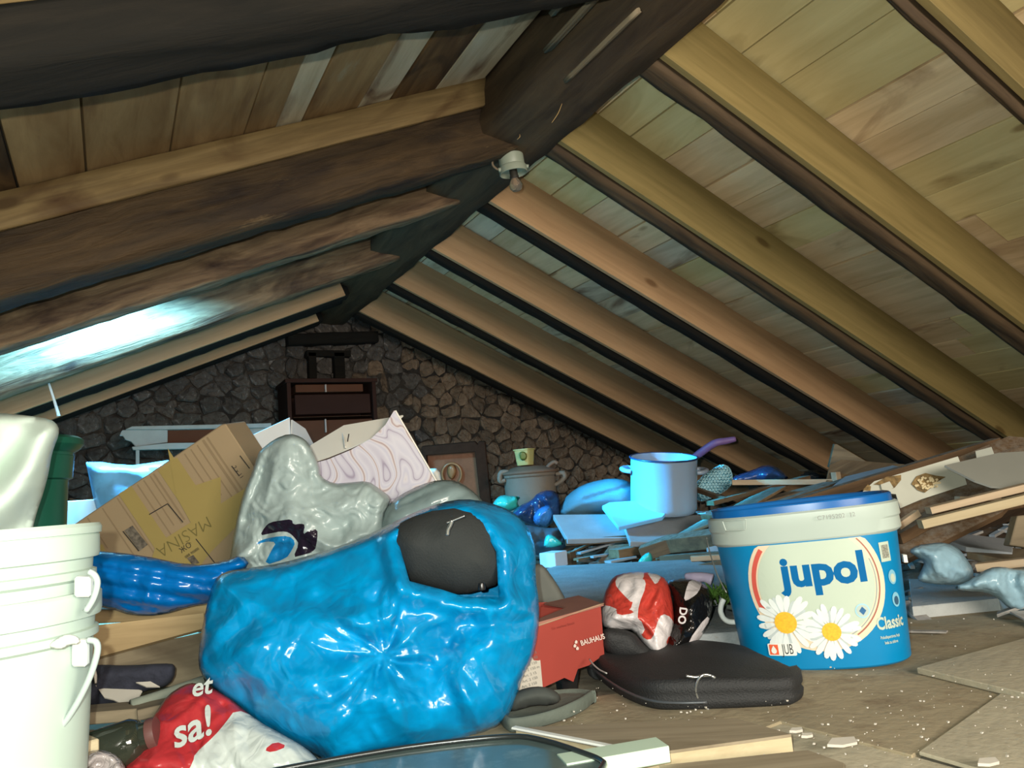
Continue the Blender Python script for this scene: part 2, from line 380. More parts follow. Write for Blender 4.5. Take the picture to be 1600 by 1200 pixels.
def blob(name, poly, d0, thick, mat, parent=None, step=6.0, tilt=(0, 0), fold=0.0, ffreq=1.0, fseed=1, power=0.5, back=0.6, extra=None, hole=None, smoothit=1, edge=60.0, mats=None, fmf=None, hole_rim=0.0, smooth=True, flat=False, noisy=0.0, dfun=None, cuts=None):
    """a closed, puffed body whose outline is a polygon seen along view rays at distance d0 (metres), thick metres deep.
    thick is the bulge to the front; back*thick the bulge behind. Coordinates of the outline in photo pixels."""
    P = smoothpoly(poly, smoothit) if smoothit else poly
    V, T, cx = fillpoly(P, step, hole, cuts=cuts)
    X, Y = V[:, 0], V[:, 1]; B = resample(P, step)
    cxm, cym = np.mean([p[0] for p in P]), np.mean([p[1] for p in P])
    d = distpoly(X, Y, B); t = np.clip(d/edge, 0, 1); prof = (1-(1-t)**2)**power
    rim = d < 1e-3
    h = thick*prof
    if fold: h = h+fold*folds((X)/100.0, (Y)/100.0, fseed, ffreq)*np.clip(d/14.0, 0, 1)
    if fold: h = h+.11*fold*folds(X/100.0, Y/100.0, fseed+50, ffreq*2.6)*np.clip(d/14.0, 0, 1)
    if noisy: h = h+noisy*np.array([mn.noise(Vector((x/9.0, y/9.0, fseed))) for x, y in zip(X, Y)])*np.clip(d/10.0, 0, 1)
    if extra is not None: h = h+extra(X, Y)*np.clip(d/8.0, 0, 1)
    dd = d0+tilt[0]*(X-cxm)/100.0+tilt[1]*(Y-cym)/100.0
    if dfun is not None: dd = dfun(X, Y)
    front = [PD(x, y, a-b) for x, y, a, b in zip(X, Y, dd, h)]
    bk = [PD(x, y, a+back*thick*p) for x, y, a, p in zip(X, Y, dd, prof)]
    idx = -np.ones(len(X), int); k = len(front); VV = list(front)
    for i in range(len(X)):
        if rim[i]: idx[i] = i
        else: idx[i] = k; VV.append(bk[i]); k += 1
    F = []; fm = []
    if hole is not None: inside = inpoly(cx[:, 0], cx[:, 1], hole)
    for q, tr in enumerate(T):
        a, b, c = tr
        if hole is None or not inside[q]:
            F.append((a, b, c)); fm.append(fmf(cx[q][0], cx[q][1]) if fmf else 0)
        F.append((idx[c], idx[b], idx[a])); fm.append(0)
    if hole is not None and hole_rim:   # the film turns inwards at the mouth
        # (edges between kept and dropped front triangles)
        ed = {}
        for q, tr in enumerate(T):
            if not inside[q]:
                for e in ((tr[0], tr[1]), (tr[1], tr[2]), (tr[2], tr[0])): ed[e] = 1
        be = [e for e in ed if (e[1], e[0]) not in ed and not (rim[e[0]] and rim[e[1]])]
        hx = np.mean([p[0] for p in hole]); hy = np.mean([p[1] for p in hole]); new = {}
        for e in be:
            for v in e:
                if v not in new:
                    x, y = X[v], Y[v]; new[v] = len(VV); VV.append(PD(x+(x-hx)*0.06, y+(y-hy)*0.06, dd[v]-h[v]+hole_rim))
            F.append((e[1], e[0], new[e[0]], new[e[1]])); fm.append(0)
    o = mesh(name, VV, F, mat, parent, smooth=smooth, mats=mats, fm=fm)
    if hole is None: fixn(o)
    return o
def decal(name, poly, fn, mat, parent=None, step=0.01, lift=0.0):
    """flat print laid on a surface: polygon in surface coordinates, fn(s, t) -> world point"""
    V, T, cx = fillpoly(poly, step)
    return mesh(name, [fn(a, b) for a, b in V], [tuple(t) for t in T], mat, parent)
def letters(name, text, size, fn, mat, parent=None, bold=0.0, maxe=0.02, shear=0.0, sx=1.0, align='CENTER', thin=False):
    cu = bpy.data.curves.new('t', 'FONT'); cu.body = text; cu.size = size; cu.align_x = align; cu.align_y = 'CENTER'; cu.offset = bold*size; cu.shear = shear; cu.resolution_u = 3
    ob = bpy.data.objects.new('t', cu); me = bpy.data.meshes.new_from_object(ob)
    bm = bmesh.new(); bm.from_mesh(me); bmesh.ops.triangulate(bm, faces=bm.faces)
    for _ in range(4):
        ee = [e for e in bm.edges if e.calc_length() > maxe]
        if not ee: break
        bmesh.ops.subdivide_edges(bm, edges=ee, cuts=1); bmesh.ops.triangulate(bm, faces=bm.faces)
    V = [fn(v.co.x*sx, v.co.y) for v in bm.verts]; F = [tuple(v.index for v in f.verts) for f in bm.faces]; bm.free()
    bpy.data.objects.remove(ob); bpy.data.curves.remove(cu); bpy.data.meshes.remove(me)
    return mesh(name, V, F, mat, parent)
# ================================================================ THE ROOM
Wd = {}
Wd['plank'] = wood('pale_sheathing_wood', (198, 170, 128), (230, 204, 164), scale=1.8, stretch=9, streak=(140, 102, 70), streak_amt=0.08, rnd=0.12, knots=True, bump=0.12)
Wd['plank_haze'] = wood('haze_tinted_sheathing_wood', (200, 180, 126), (224, 206, 152), scale=1.6, stretch=8, streak=(156, 132, 84), streak_amt=0.08, rnd=0.06, knots=True, bump=0.1)  # yellow tint imitates a haze over the nearest planks
Wd['plank_grey'] = wood('weathered_sheathing_wood', (180, 162, 132), (216, 202, 174), scale=2.2, stretch=8, streak=(110, 82, 60), streak_amt=0.26, rnd=0.14, knots=True, bump=0.15)
Wd['plank_left'] = wood('stained_sheathing_wood', (118, 88, 54), (160, 130, 90), scale=1.8, stretch=7, streak=(104, 74, 48), streak_amt=0.25, rnd=0.14, patch=(150, 136, 110), patch_amt=0.12, bump=0.15)
Wd['plank_brown'] = wood('brown_stained_sheathing_wood', (66, 44, 26), (112, 84, 52), scale=2.6, stretch=7, streak=(46, 32, 22), streak_amt=0.4, rnd=0.12, bump=0.2)
Wd['new'] = wood('new_spruce_board', (158, 124, 90), (184, 148, 110), scale=1.6, stretch=16, rnd=0.05, knots=True, bump=0.06, rough=0.6)
Wd['new_haze'] = wood('haze_tinted_spruce_board', (120, 104, 62), (142, 124, 78), scale=1.6, stretch=16, rnd=0.04, knots=True, bump=0.06, rough=0.6)  # olive tint puts the same yellow haze into the near boards
Wd['new_dark'] = wood('aged_spruce_board', (112, 90, 58), (152, 126, 84), scale=2.4, stretch=16, streak=(84, 58, 34), streak_amt=0.25, rnd=0.06, knots=True, bump=0.12, rough=0.7)
Wd['haze_deep'] = wood('deep_haze_tinted_spruce_board', (104, 90, 54), (128, 112, 70), scale=1.6, stretch=16, rnd=0.03, bump=0.06)  # deeper version of the painted haze tint
Wd['black'] = wood('blackened_old_timber', (11, 10, 7), (26, 22, 16), rough=0.95, scale=3.0, stretch=8, rnd=0.1, patch=(70, 60, 48), patch_amt=0.02, bump=0.6, distance=0.01)
Wd['dark_brown'] = wood('dark_brown_old_timber', (50, 38, 26), (84, 68, 48), scale=2.4, stretch=8, rnd=0.05, bump=0.5, distance=0.008)
Wd['old'] = wood('rough_old_timber', (40, 30, 19), (78, 60, 38), scale=2.6, stretch=9, streak=(36, 26, 20), streak_amt=0.35, rnd=0.05, patch=(118, 98, 70), patch_amt=0.12, bump=0.9, distance=0.015)
Wd['old_light'] = wood('rough_old_timber_pale', (70, 50, 36), (150, 122, 92), scale=2.6, stretch=9, streak=(52, 34, 26), streak_amt=0.35, rnd=0.05, bump=0.9, distance=0.012)
M_under = plain('dark_underlay', (40, 34, 28), 0.9)

ZL, SLL = 1.67, 0.40      # left rafter undersides: z = ZL - SLL*(XR-x)
ZR, SLR = 1.655, 0.49     # right rafter undersides
XR = 1.42
def left(x, Y, off=0.0):
    c = 1/math.hypot(1, SLL); return Vector((x-off*SLL*c, Y, ZL-SLL*(XR-x)+off*c))
def right(x, Y, off=0.0):
    c = 1/math.hypot(1, SLR); return Vector((x+off*SLR*c, Y, ZR-SLR*(x-XR)+off*c))
nL = Vector((-SLL, 0, 1)).normalized(); nR = Vector((SLR, 0, 1)).normalized()
OL, OR = 0.26, 0.20
Y0, Y1 = -2.3, 5.12
XL, XE = -2.1, 4.55       # eaves
# floor
floor = mesh('floor', [(XL-.1, Y0, -.06), (XE+.1, Y0, -.06), (XE+.1, Y1+.2, -.06), (XL-.1, Y1+.2, -.06), (XL-.1, Y0, -.014), (XE+.1, Y0, -.014), (XE+.1, Y1+.2, -.014), (XL-.1, Y1+.2, -.014)],
             [(3, 2, 1, 0), (4, 5, 6, 7), (0, 1, 5, 4), (1, 2, 6, 5), (2, 3, 7, 6), (3, 0, 4, 7)], plain('floor_dust', (134, 126, 108), 0.95, var=0.25, scale=6, bump=0.6, bscale=40, dirt=(96, 84, 66), dirt_amt=0.45))
tag(floor, 'dusty attic floor of worn boards and grit', kind='structure')
M_fp = plain('dusty_brown_floor_board', (146, 134, 108), 0.93, var=0.14, scale=5, bump=0.5, bscale=55, dirt=(112, 94, 70), dirt_amt=0.40)
M_fp2 = plain('pale_dusty_floor_board', (164, 156, 134), 0.95, var=0.12, scale=7, bump=0.5, bscale=60, dirt=(132, 120, 96), dirt_amt=0.34)
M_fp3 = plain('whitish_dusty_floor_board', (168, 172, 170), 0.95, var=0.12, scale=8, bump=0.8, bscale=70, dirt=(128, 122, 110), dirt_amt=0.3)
def fpanel(pts, z, t, m):
    return slab('floor_panel', [PZ(x, y, z) for x, y in pts], t, m, floor, back=(0, 0, -1), bev=0.0015)
fpanel([(700, 1120), (1130, 1060), (1640, 1050), (1500, 1130), (1425, 1180), (1220, 1127), (880, 1260), (560, 1260)], 0.0, 0.012, M_fp)
fpanel([(1460, 920), (1640, 925), (1640, 1000), (1440, 1045), (1600, 1082), (1420, 1110), (1000, 1040), (1100, 985), (1300, 950)], -0.001, 0.011, M_fp)
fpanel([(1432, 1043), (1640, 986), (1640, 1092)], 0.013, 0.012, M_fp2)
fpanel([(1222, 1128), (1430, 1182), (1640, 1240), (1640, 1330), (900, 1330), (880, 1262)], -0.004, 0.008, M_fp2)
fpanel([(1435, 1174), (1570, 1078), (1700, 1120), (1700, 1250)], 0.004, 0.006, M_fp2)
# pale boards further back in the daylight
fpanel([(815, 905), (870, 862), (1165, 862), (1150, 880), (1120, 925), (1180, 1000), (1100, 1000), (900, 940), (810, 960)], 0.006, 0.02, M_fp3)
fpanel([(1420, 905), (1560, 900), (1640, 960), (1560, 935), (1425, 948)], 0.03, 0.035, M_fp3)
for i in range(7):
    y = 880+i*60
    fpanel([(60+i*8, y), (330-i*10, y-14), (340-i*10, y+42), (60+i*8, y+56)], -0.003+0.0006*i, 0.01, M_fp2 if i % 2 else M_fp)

# outer skins of both roof slopes (with the opening of the roof window on the left)
WX0, WX1, WY0, WY1 = -0.42, 0.40, 2.97, 3.60
def skin(name, fn, rects, o0, o1, kindlabel):
    V = []; F = []
    for (xa, xb, ya, yb) in rects:
        b = len(V)
        for oo in (o0, o1):
            for (x, y) in ((xa, ya), (xb, ya), (xb, yb), (xa, yb)): V.append(fn(x, y, oo))
        F += [tuple(b+i for i in f) for f in BOXF]
    o = fixn(mesh(name, V, F, M_under)); tag(o, kindlabel, kind='structure'); return o
cl = skin('ceiling_left', left, [(XL, WX0, Y0, Y1+.3), (WX1, XR, Y0, Y1+.3), (WX0, WX1, Y0, WY0), (WX0, WX1, WY1, Y1+.3)], OL+.03, OL+.06, 'left roof slope of stained boards on old dark rafters')
cr = skin('ceiling_right', right, [(XR, XE+.15, Y0, Y1+.3)], OR+.03, OR+.06, 'right roof slope of pale boards with paired new and blackened rafters')

def planks(parent, fn, off, x0, x1, nrm, mats, win=None, seed=3, wmin=.13, wmax=.19):
    rs = random.Random(seed); x = x0
    while x < x1:
        wd = rs.uniform(wmin, wmax); xa, xb = x, min(x+wd, x1); xm = (xa+xb)/2; x += wd
        cuts = [Y0]; y = Y0+rs.uniform(.8, 1.6)
        while y < Y1: cuts.append(y); y += rs.choice([1.3, 1.9, 2.5])
        cuts.append(Y1+.1)
        seg = [(a, b) for a, b in zip(cuts[:-1], cuts[1:]) if b-a > .25 or True]
        out = []
        for a, b in seg:
            if win and xb > win[0]-.01 and xa < win[1]+.01:
                if a < win[2]: out.append((a, min(b, win[2])))
                if b > win[3]: out.append((max(a, win[3]), b))
            else: out.append((a, b))
        for a, b in out:
            if b-a < .05: continue
            jit = rs.uniform(-.003, .004)
            p0 = fn(xm, a+.001, off+jit); p1 = fn(xm, b-.002, off+jit+rs.uniform(-.001, .001))
            board('plank', p0, p1, (xb-xa)*math.hypot(1, SLL if fn is left else SLR)-rs.uniform(.003, .007), .022, mats(xm, (a+b)/2, rs), parent, up=tuple(nrm), bev=.0012)
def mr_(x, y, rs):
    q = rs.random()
    if y < 2.4: return Wd['plank_haze'] if q < .8 else Wd['plank']
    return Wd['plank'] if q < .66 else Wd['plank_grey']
def ml_(x, y, rs):
    q = rs.random()
    return Wd['plank_left'] if q < .52 else (Wd['plank_brown'] if q < .82 else Wd['plank_grey'])
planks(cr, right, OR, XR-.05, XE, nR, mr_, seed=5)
planks(cl, left, OL, XL, XR+.05, nL, ml_, win=(WX0, WX1, WY0, WY1), seed=11, wmin=.07, wmax=.22)

# rafters on the right: blackened old timber with a pale new board fixed to its near face
RR = [(1.04, 1.10, 'haze_deep', 'dark_brown'), (1.64, 1.75, 'new_haze', 'dark_brown'), (2.24, 2.35, 'new_haze', 'dark_brown'), (2.85, 2.96, 'new', 'black'), (3.49, 3.60, 'new', 'black'), (4.13, 4.25, 'new', 'black'), (4.80, 4.93, 'new', 'black')]
RR = [(0.45, .56, 'new_haze', 'dark_brown'), (-.15, -.04, 'new_haze', 'dark_brown'), (-.75, -.64, 'new', 'black'), (-1.4, -1.29, 'new', 'black')]+RR
for i, (ya, yb, nb, ob) in enumerate(RR):
    sgn = 0.004*((i*7) % 5-2)
    r = board('rafter', right(XR-.16, (ya+yb)/2+.02, -.012+sgn), right(XE, (ya+yb)/2+.02, -.016), (yb-ya)-.035, OR+.012, Wd[ob], cr, up=tuple(nR), seg=40, rough=.006)
    tag(r, 'blackened old rafter')
    if i in (5,): e0 = XR+.02
    else: e0 = XR-.02
    # the new board, a sub-part
    b = board('new_board', right(e0, ya+.012, .004+sgn), right(XE, ya+.012, .004), .024, OR-.006, Wd[nb], r, up=tuple(nR), seg=2)
    tag(b, 'pale new spruce board nailed on')
# rafters on the left
LR = [(-1.9, -1.75, 'black', None), (-.8, -.65, 'black', None), (0.1, .25, 'black', None),
      (1.17, 1.33, 'black', 'new_dark'), (2.29, 2.44, 'old', 'new_dark'), (2.83, 2.95, 'old_light', None), (3.61, 3.75, 'old_light', None), (4.22, 4.50, 'black', 'new'), (4.86, 5.08, 'black', 'new')]
for i, (ya, yb, mt, nb) in enumerate(LR):
    e1 = XR-.10 if i < 7 else XR-.2
    r = board('rafter', left(XL, (ya+yb)/2, 0), left(e1, (ya+yb)/2, 0), yb-ya, OL, Wd[mt], cl, up=tuple(nL), seg=70, rough=.010 if i != 8 else .005)
    tag(r, {'black': 'blackened old rafter', 'old': 'rough split old rafter', 'old_light': 'worn brown old rafter'}[mt])
    if nb:
        if i >= 7:
            ln = (4.22, .0, .17) if i == 7 else (4.86, 0.0, .15)
            b = board('new_board', left(XL, ya-.02, .0), left(e1-.04, ya-.02, .0), .026, .17, Wd[nb], r, up=tuple(nL), seg=2)
        else:
            b = board('new_board', left(XL, ya-.016, .155 if i == 4 else .07), left(e1-.02, ya-.016, .165 if i == 4 else .07), .026, .095 if i == 4 else .185, Wd[nb], r, up=tuple(nL), seg=30, rough=.003)
        tag(b, 'paler newer board nailed on')
ridge = board('ridge_beam', (1.285, Y0, 1.63), (1.285, Y1+.1, 1.63), .27, .24, Wd['dark_brown'], None, up=(.12, 0, 1), seg=90, rough=.010)
tag(ridge, 'thick dark brown ridge beam under the roof peak', kind='structure')

# the roof window
win = empty('window_1', left((WX0+WX1)/2, (WY0+WY1)/2, OL), 'small roof window in the left slope', kind='structure')
M_wf = plain('window_frame_paint', (170, 180, 190), 0.5)
for a, b, in ((WX0, WX0+.035), (WX1-.035, WX1)):
    board('window_frame', left((a+b)/2, WY0, OL-.005), left((a+b)/2, WY1, OL-.005), .04, .09, M_wf, win, up=tuple(nL))
for yy in (WY0+.018, WY1-.018):
    board('window_frame', left(WX0+.04, yy, OL-.005), left(WX1-.04, yy, OL-.005), .035, .09, M_wf, win, up=tuple(nL))
gm, gnt, gb = nodes('window_glass', 0.02)
tr_ = N(gnt, 'ShaderNodeBsdfTransparent'); gl_ = N(gnt, 'ShaderNodeBsdfGlossy', Roughness=.03); ms_ = N(gnt, 'ShaderNodeMixShader'); ms_.inputs[0].default_value = .07
gnt.links.new(tr_.outputs[0], ms_.inputs[1]); gnt.links.new(gl_.outputs[0], ms_.inputs[2]); gnt.links.new(ms_.outputs[0], gnt.nodes['Material Output'].inputs[0])
fixn(mesh('pane', [left(x, y, o) for o in (OL+.045, OL+.049) for x, y in ((WX0+.03, WY0+.03), (WX1-.03, WY0+.03), (WX1-.03, WY1-.03), (WX0+.03, WY1-.03))], BOXF, gm, win))

# gable wall behind: backing with mortar, then stones
m, nt, b = nodes('old_mortar', 0.95); L = nt.links.new
tc = N(nt, 'ShaderNodeTexCoord'); n1 = N(nt, 'ShaderNodeTexNoise', Scale=2.2, Detail=9.0, Roughness=.75); L(tc.outputs['Object'], n1.inputs['Vector'])
r1 = ramp(nt, n1.outputs[0], [(.46, sl((34, 30, 27))), (.60, sl((66, 58, 50))), (.70, sl((150, 148, 146)))]); L(r1.outputs[0], b.inputs['Base Color'])
n2 = N(nt, 'ShaderNodeTexNoise', Scale=22.0, Detail=8.0); L(tc.outputs['Object'], n2.inputs['Vector'])
bp = N(nt, 'ShaderNodeBump', Strength=1.0, Distance=.02); L(n2.outputs[0], bp.inputs['Height']); L(bp.outputs[0], b.inputs['Normal']); M_mortar = m
YW = 5.16
def gable(x): return (left(x, 0, OL+.03)[2] if x < XR else right(x, 0, OR+.03)[2])
V = []; F = []; nx, nz = 60, 24
for j in range(nz+1):
    for i in range(nx+1):
        x = XL-.1+(XE+.3-XL)*i/nx; z = -.06+(gable(min(max(x, XL), XE))+.06)*j/nz
        V.append((x, YW+.02*mn.noise(Vector((x*6, z*6, 2)))+.02*mn.noise(Vector((x*2, z*2, 5))), z))
nb = len(V); V += [(v[0], YW+.25, v[2]) for v in V]
for j in range(nz):
    for i in range(nx):
        a = j*(nx+1)+i; F.append((a, a+1, a+nx+2, a+nx+1)); F.append((a+nb+nx+1, a+nb+nx+2, a+nb+1, a+nb))
wall = mesh('wall_back', V, F, M_mortar, smooth=True); tag(wall, 'rubble stone gable wall, dark grey on the left and brown on the right', kind='structure')
def stone_mat(name, lo, hi, spot, amt):
    m, nt, b = nodes(name, .92); L = nt.links.new
    tc = N(nt, 'ShaderNodeTexCoord'); oi = N(nt, 'ShaderNodeObjectInfo')
    n1 = N(nt, 'ShaderNodeTexNoise', Scale=11.0, Detail=8.0, Roughness=.68); L(tc.outputs['Object'], n1.inputs['Vector'])
    r1 = ramp(nt, n1.outputs[0], [(.3, sl(lo)), (.68, sl(hi))])
    n3 = N(nt, 'ShaderNodeTexNoise', Scale=7.0, Detail=9.0, Roughness=.75, Distortion=.8); L(tc.outputs['Object'], n3.inputs['Vector'])
    r3 = ramp(nt, n3.outputs[0], [(.70-amt*.3, (0, 0, 0, 1)), (.80-amt*.3, (1, 1, 1, 1))])
    mx = N(nt, 'ShaderNodeMix', data_type='RGBA'); L(r3.outputs[0], mx.inputs[0]); L(r1.outputs[0], mx.inputs[6]); mx.inputs[7].default_value = sl(spot)
    hv = N(nt, 'ShaderNodeHueSaturation'); L(mx.outputs[2], hv.inputs['Color']); mr = N(nt, 'ShaderNodeMapRange'); L(oi.outputs['Random'], mr.inputs[0]); mr.inputs[3].default_value = .68; mr.inputs[4].default_value = 1.3
    L(mr.outputs[0], hv.inputs['Value']); L(hv.outputs[0], b.inputs['Base Color'])
    n2 = N(nt, 'ShaderNodeTexNoise', Scale=38.0, Detail=8.0); L(tc.outputs['Object'], n2.inputs['Vector'])
    bp = N(nt, 'ShaderNodeBump', Strength=1.0, Distance=.022); L(n2.outputs[0], bp.inputs['Height']); L(bp.outputs[0], b.inputs['Normal'])
    return m
MS_l = stone_mat('dark_grey_stone', (52, 48, 45), (96, 90, 84), (146, 142, 140), .55)  # darker grey stones for the left part of the wall
MS_b = stone_mat('brown_rubble_stone', (82, 68, 54), (136, 116, 96), (156, 142, 122), .25)
rs = random.Random(21)
seeds = []; z = .12; row = 0
while z < 1.95:
    rh = rs.uniform(.06, .115); x = XL+rs.uniform(0, .1)
    while x < XE:
        wd = rs.uniform(.06, .20); seeds.append((x+wd/2+rs.uniform(-.02, .02), z+rh/2+rs.uniform(-.028, .028))); x += wd
    z += rh; row += 1
seeds = [s for s in seeds if s[1] < gable(min(max(s[0], XL), XE))-.02]
SA = np.array(seeds)
def cell(i):
    c = SA[i]; poly = [(c[0]-.2, c[1]-.12), (c[0]+.2, c[1]-.12), (c[0]+.2, c[1]+.12), (c[0]-.2, c[1]+.12)]
    dd = np.hypot(*(SA-c).T); 
    for j in np.argsort(dd)[1:16]:
        o = SA[j]; mx, my = (c+o)/2; nx_, ny_ = o-c; out = []
        for k in range(len(poly)):
            p, q = poly[k], poly[(k+1) % len(poly)]
            a = (p[0]-mx)*nx_+(p[1]-my)*ny_; b_ = (q[0]-mx)*nx_+(q[1]-my)*ny_
            if a <= 0: out.append(p)
            if a*b_ < 0: t = a/(a-b_); out.append((p[0]+(q[0]-p[0])*t, p[1]+(q[1]-p[1])*t))
        poly = out
    return poly
vis = []
for i in range(len(SA)):
    q = np.array([SA[i][0], YW, SA[i][1]])-CAM; cc = Rw.T @ q; px, py = 800-cc[0]/cc[2]*FPX, 600+cc[1]/cc[2]*FPX
    inv = (60 < px < 1090) and (470 < py < 800) and SA[i][1] < gable(SA[i][0])-.1
    nich = 0 < 0
    vis.append((0 if inv else 1, -SA[i][1], i))
vis.sort(); far = []
def stoneverts(i):
    poly = smoothpoly(cell(i), 1); c = SA[i]; n = len(poly); sz = rs.uniform(.93, 1.03); dp = rs.uniform(.014, .045); V = []; F = []
    tx, tz = rs.uniform(-.12, .12), rs.uniform(-.12, .12)
    for s_, y_ in ((1.0, .03), (.97, -.6*dp), (.74, -dp)):
        for (x, z) in poly:
            xx, zz = c[0]+(x-c[0])*s_*sz, c[1]+(z-c[1])*s_*sz
            jj = .017*mn.noise(Vector((xx*34, zz*34, i)))
            V.append((xx+jj, YW+y_+(tx*(xx-c[0])+tz*(zz-c[1]) if y_ < 0 else 0)+jj*1.2, zz-jj))
    V.append((c[0], YW-dp*1.08, c[1]))
    for r_ in range(2):
        for k in range(n): F.append((r_*n+k, r_*n+(k+1) % n, (r_+1)*n+(k+1) % n, (r_+1)*n+k))
    for k in range(n): F.append((2*n+k, 2*n+(k+1) % n, 3*n))
    return V, F
cnt = 0; FV = []; FF = []
for fl, _, i in vis:
    V, F = stoneverts(i); mt = MS_l if SA[i][0] < 1.75+rs.uniform(-.35, .35) else MS_b
    if cnt < 295:
        o = mesh('stone', V, F, mt, None, smooth=False); cx_ = o.location.copy(); o.parent = wall; o.location = cx_-wall.location
        fixn(o); cnt += 1
    else:
        b0 = len(FV); FV += V; FF += [tuple(b0+k for k in f) for f in F]
if FV:
    o = mesh('stone_rubble', FV, FF, MS_b, wall); o['kind'] = 'stuff'; fixn(o)
# old timber lintel and a small bricked-up opening in the gable
l0, l1 = PY(448, 534, YW-.06), PY(588, 532, YW-.06)
board('lintel', l0-np.array([0, 0, .03]), l1-np.array([0, 0, .02]), .12, .075, Wd['black'], wall, seg=12, rough=.004)
for (xa, xb, ya, yb) in ((478, 546, 549, 558), (482, 492, 552, 592), (522, 536, 552, 592)):
    a = PY(xa, yb, YW-.05); b_ = PY(xb, ya, YW-.05)
    box('opening_frame', ((a[0]+b_[0])/2, YW-.04, min(a[2], b_[2])), (abs(b_[0]-a[0]), .09, abs(b_[2]-a[2])), Wd['black'], wall)

# other walls of the attic, behind and beside the photographer
M_w = plain('rough_side_wall', (110, 96, 80), .95, var=.2, bump=.6, bscale=30)
o = box('wall_front', ((XL+XE)/2, Y0-.06, -.06), (XE-XL+.2, .1, 1.95), M_w); tag(o, 'plain wall behind the photographer', kind='structure')
o = box('wall_left', (XL-.1, (Y0+Y1)/2, -.06), (.1, Y1-Y0+.5, .55), M_w); tag(o, 'low eaves wall on the left', kind='structure')
o = box('wall_right', (XE+.09, (Y0+Y1)/2, -.06), (.1, Y1-Y0+.5, .50), M_w); tag(o, 'low eaves wall on the right', kind='structure')
# ================================================================ THINGS NEAR THE CAMERA
def Q(*p): return [PD(*q) for q in p]
def pxplane(d): return lambda x, y: PD(x, y, d)
# ---- oval paint bucket
fc = PZ(1292, 1048, 0); dirn = np.array([fc[0], fc[1], 0]); dirn /= np.linalg.norm(dirn)
cen = fc+dirn*.132
JA = math.atan2(dirn[1], dirn[0])-math.pi/2-.03
JM = Matrix.Translation(cen) @ Matrix.Rotation(-.045, 4, Vector(tuple(dirn))) @ Matrix.Rotation(JA, 4, 'Z')
A0, A1, B0, B1, NE, JH = .173, .193, .128, .139, 2.7, .288
M_jb = plain('bucket_blue_print', (0, 120, 172), .35, var=.04, spec=.4)
M_jw = plain('bucket_cream', (176, 190, 174), .42, var=.02, spec=.25)
M_jr = plain('bucket_white_rim', (170, 184, 176), .38, var=.02, spec=.35)
M_jl = plain('bucket_blue_lid', (18, 92, 160), .25, var=.05)
bucket = empty('paint_bucket', tuple(cen), 'oval blue and cream wall paint bucket with daisies, blue lid on top', 'bucket')
def sup(a, k=0): 
    c, s = math.cos(a), math.sin(a); q = (abs(c)**NE+abs(s)**NE)**(-1/NE); return c*q, s*q
body = lathe('body', [(0.0, 0.0), (.97, .0), (1.0, .004)]+[(1+(A1/A0-1)*t, .004+(JH-.004)*t) for t in (0.25, .5, .75, 1.0)], JM, M_jb, bucket, n=96, sq=(A0, B0, NE))
rim = lathe('rim', [(1.0, .262), (1.03, .266), (1.042, .269), (1.04, .292), (1.055, .296), (1.055, .322), (1.02, .326), (.99, .322)], JM, M_jr, bucket, n=96, sq=(A1, B1, NE))
lid = lathe('lid', [(1.0, .320), (1.0, .340), (.985, .343), (.95, .340), (.93, .333), (.0, .333)], JM, M_jl, bucket, n=96, sq=(A1*1.0, B1*1.0, NE)); 
# arc-length table at unit scale (bottom oval)
_t = np.linspace(-math.pi/2-1.9, -math.pi/2+1.9, 800); _p = np.array([sup(a) for a in _t])*np.array([A0, B0])
_s = np.concatenate([[0], np.cumsum(np.hypot(*np.diff(_p, axis=0).T))]); _s -= np.interp(-math.pi/2, _t, _s)
def jup(lift=.0008, off=0.0):
    def f(s, t):
        k = 1+(A1/A0-1)*min(t/JH, 1.2)
        x = np.interp(s/k, _s, _p[:, 0])*k; y = np.interp(s/k, _s, _p[:, 1])*k; n = math.hypot(x/A0**2, y/B0**2)
        x += lift*(x/A0**2)/n; y += lift*(y/B0**2)/n
        return JM @ Vector((x*(1+off), y*(1+off), t))
    return f
def circ(cx, cy, r, n=40, a0=0, a1=360, sx=1.0): return [(cx+sx*r*math.cos(math.radians(a0+(a1-a0)*k/n)), cy+r*math.sin(math.radians(a0+(a1-a0)*k/n))) for k in range(n+(0 if a1-a0 == 360 else 1))]
def clip_top(P, t): return [(x, min(y, t)) for x, y in P]
def ringpoly(cx, cy, r0, r1, a0, a1, n=30): return circ(cx, cy, r1, n, a0, a1)+list(reversed(circ(cx, cy, r0, n, a0, a1)))
CX, CY, CR = .012, .176, .116
decal('label_ring', clip_top(circ(CX, CY, CR+.022, 60), .262), jup(.0006), plain('label_ring_beige', (214, 196, 170), .4, var=.03), body, .012)
decal('label_arc', ringpoly(CX, CY, CR+.004, CR+.014, 142, 205), jup(.0009), plain('label_red', (196, 84, 72), .4, var=.05), body, .01)
decal('label_arc', ringpoly(CX, CY, CR+.008, CR+.011, -60, 42), jup(.0009), plain('label_maroon', (150, 92, 78), .4, var=.05), body, .01)
decal('label_arc', ringpoly(CX, CY, CR+.002, CR+.004, -70, 20), jup(.0009), plain('label_grey', (130, 150, 150), .4, var=.05), body, .01)
decal('label_disc', clip_top(circ(CX, CY, CR, 60), .262), jup(.0011), M_jw, body, .012)
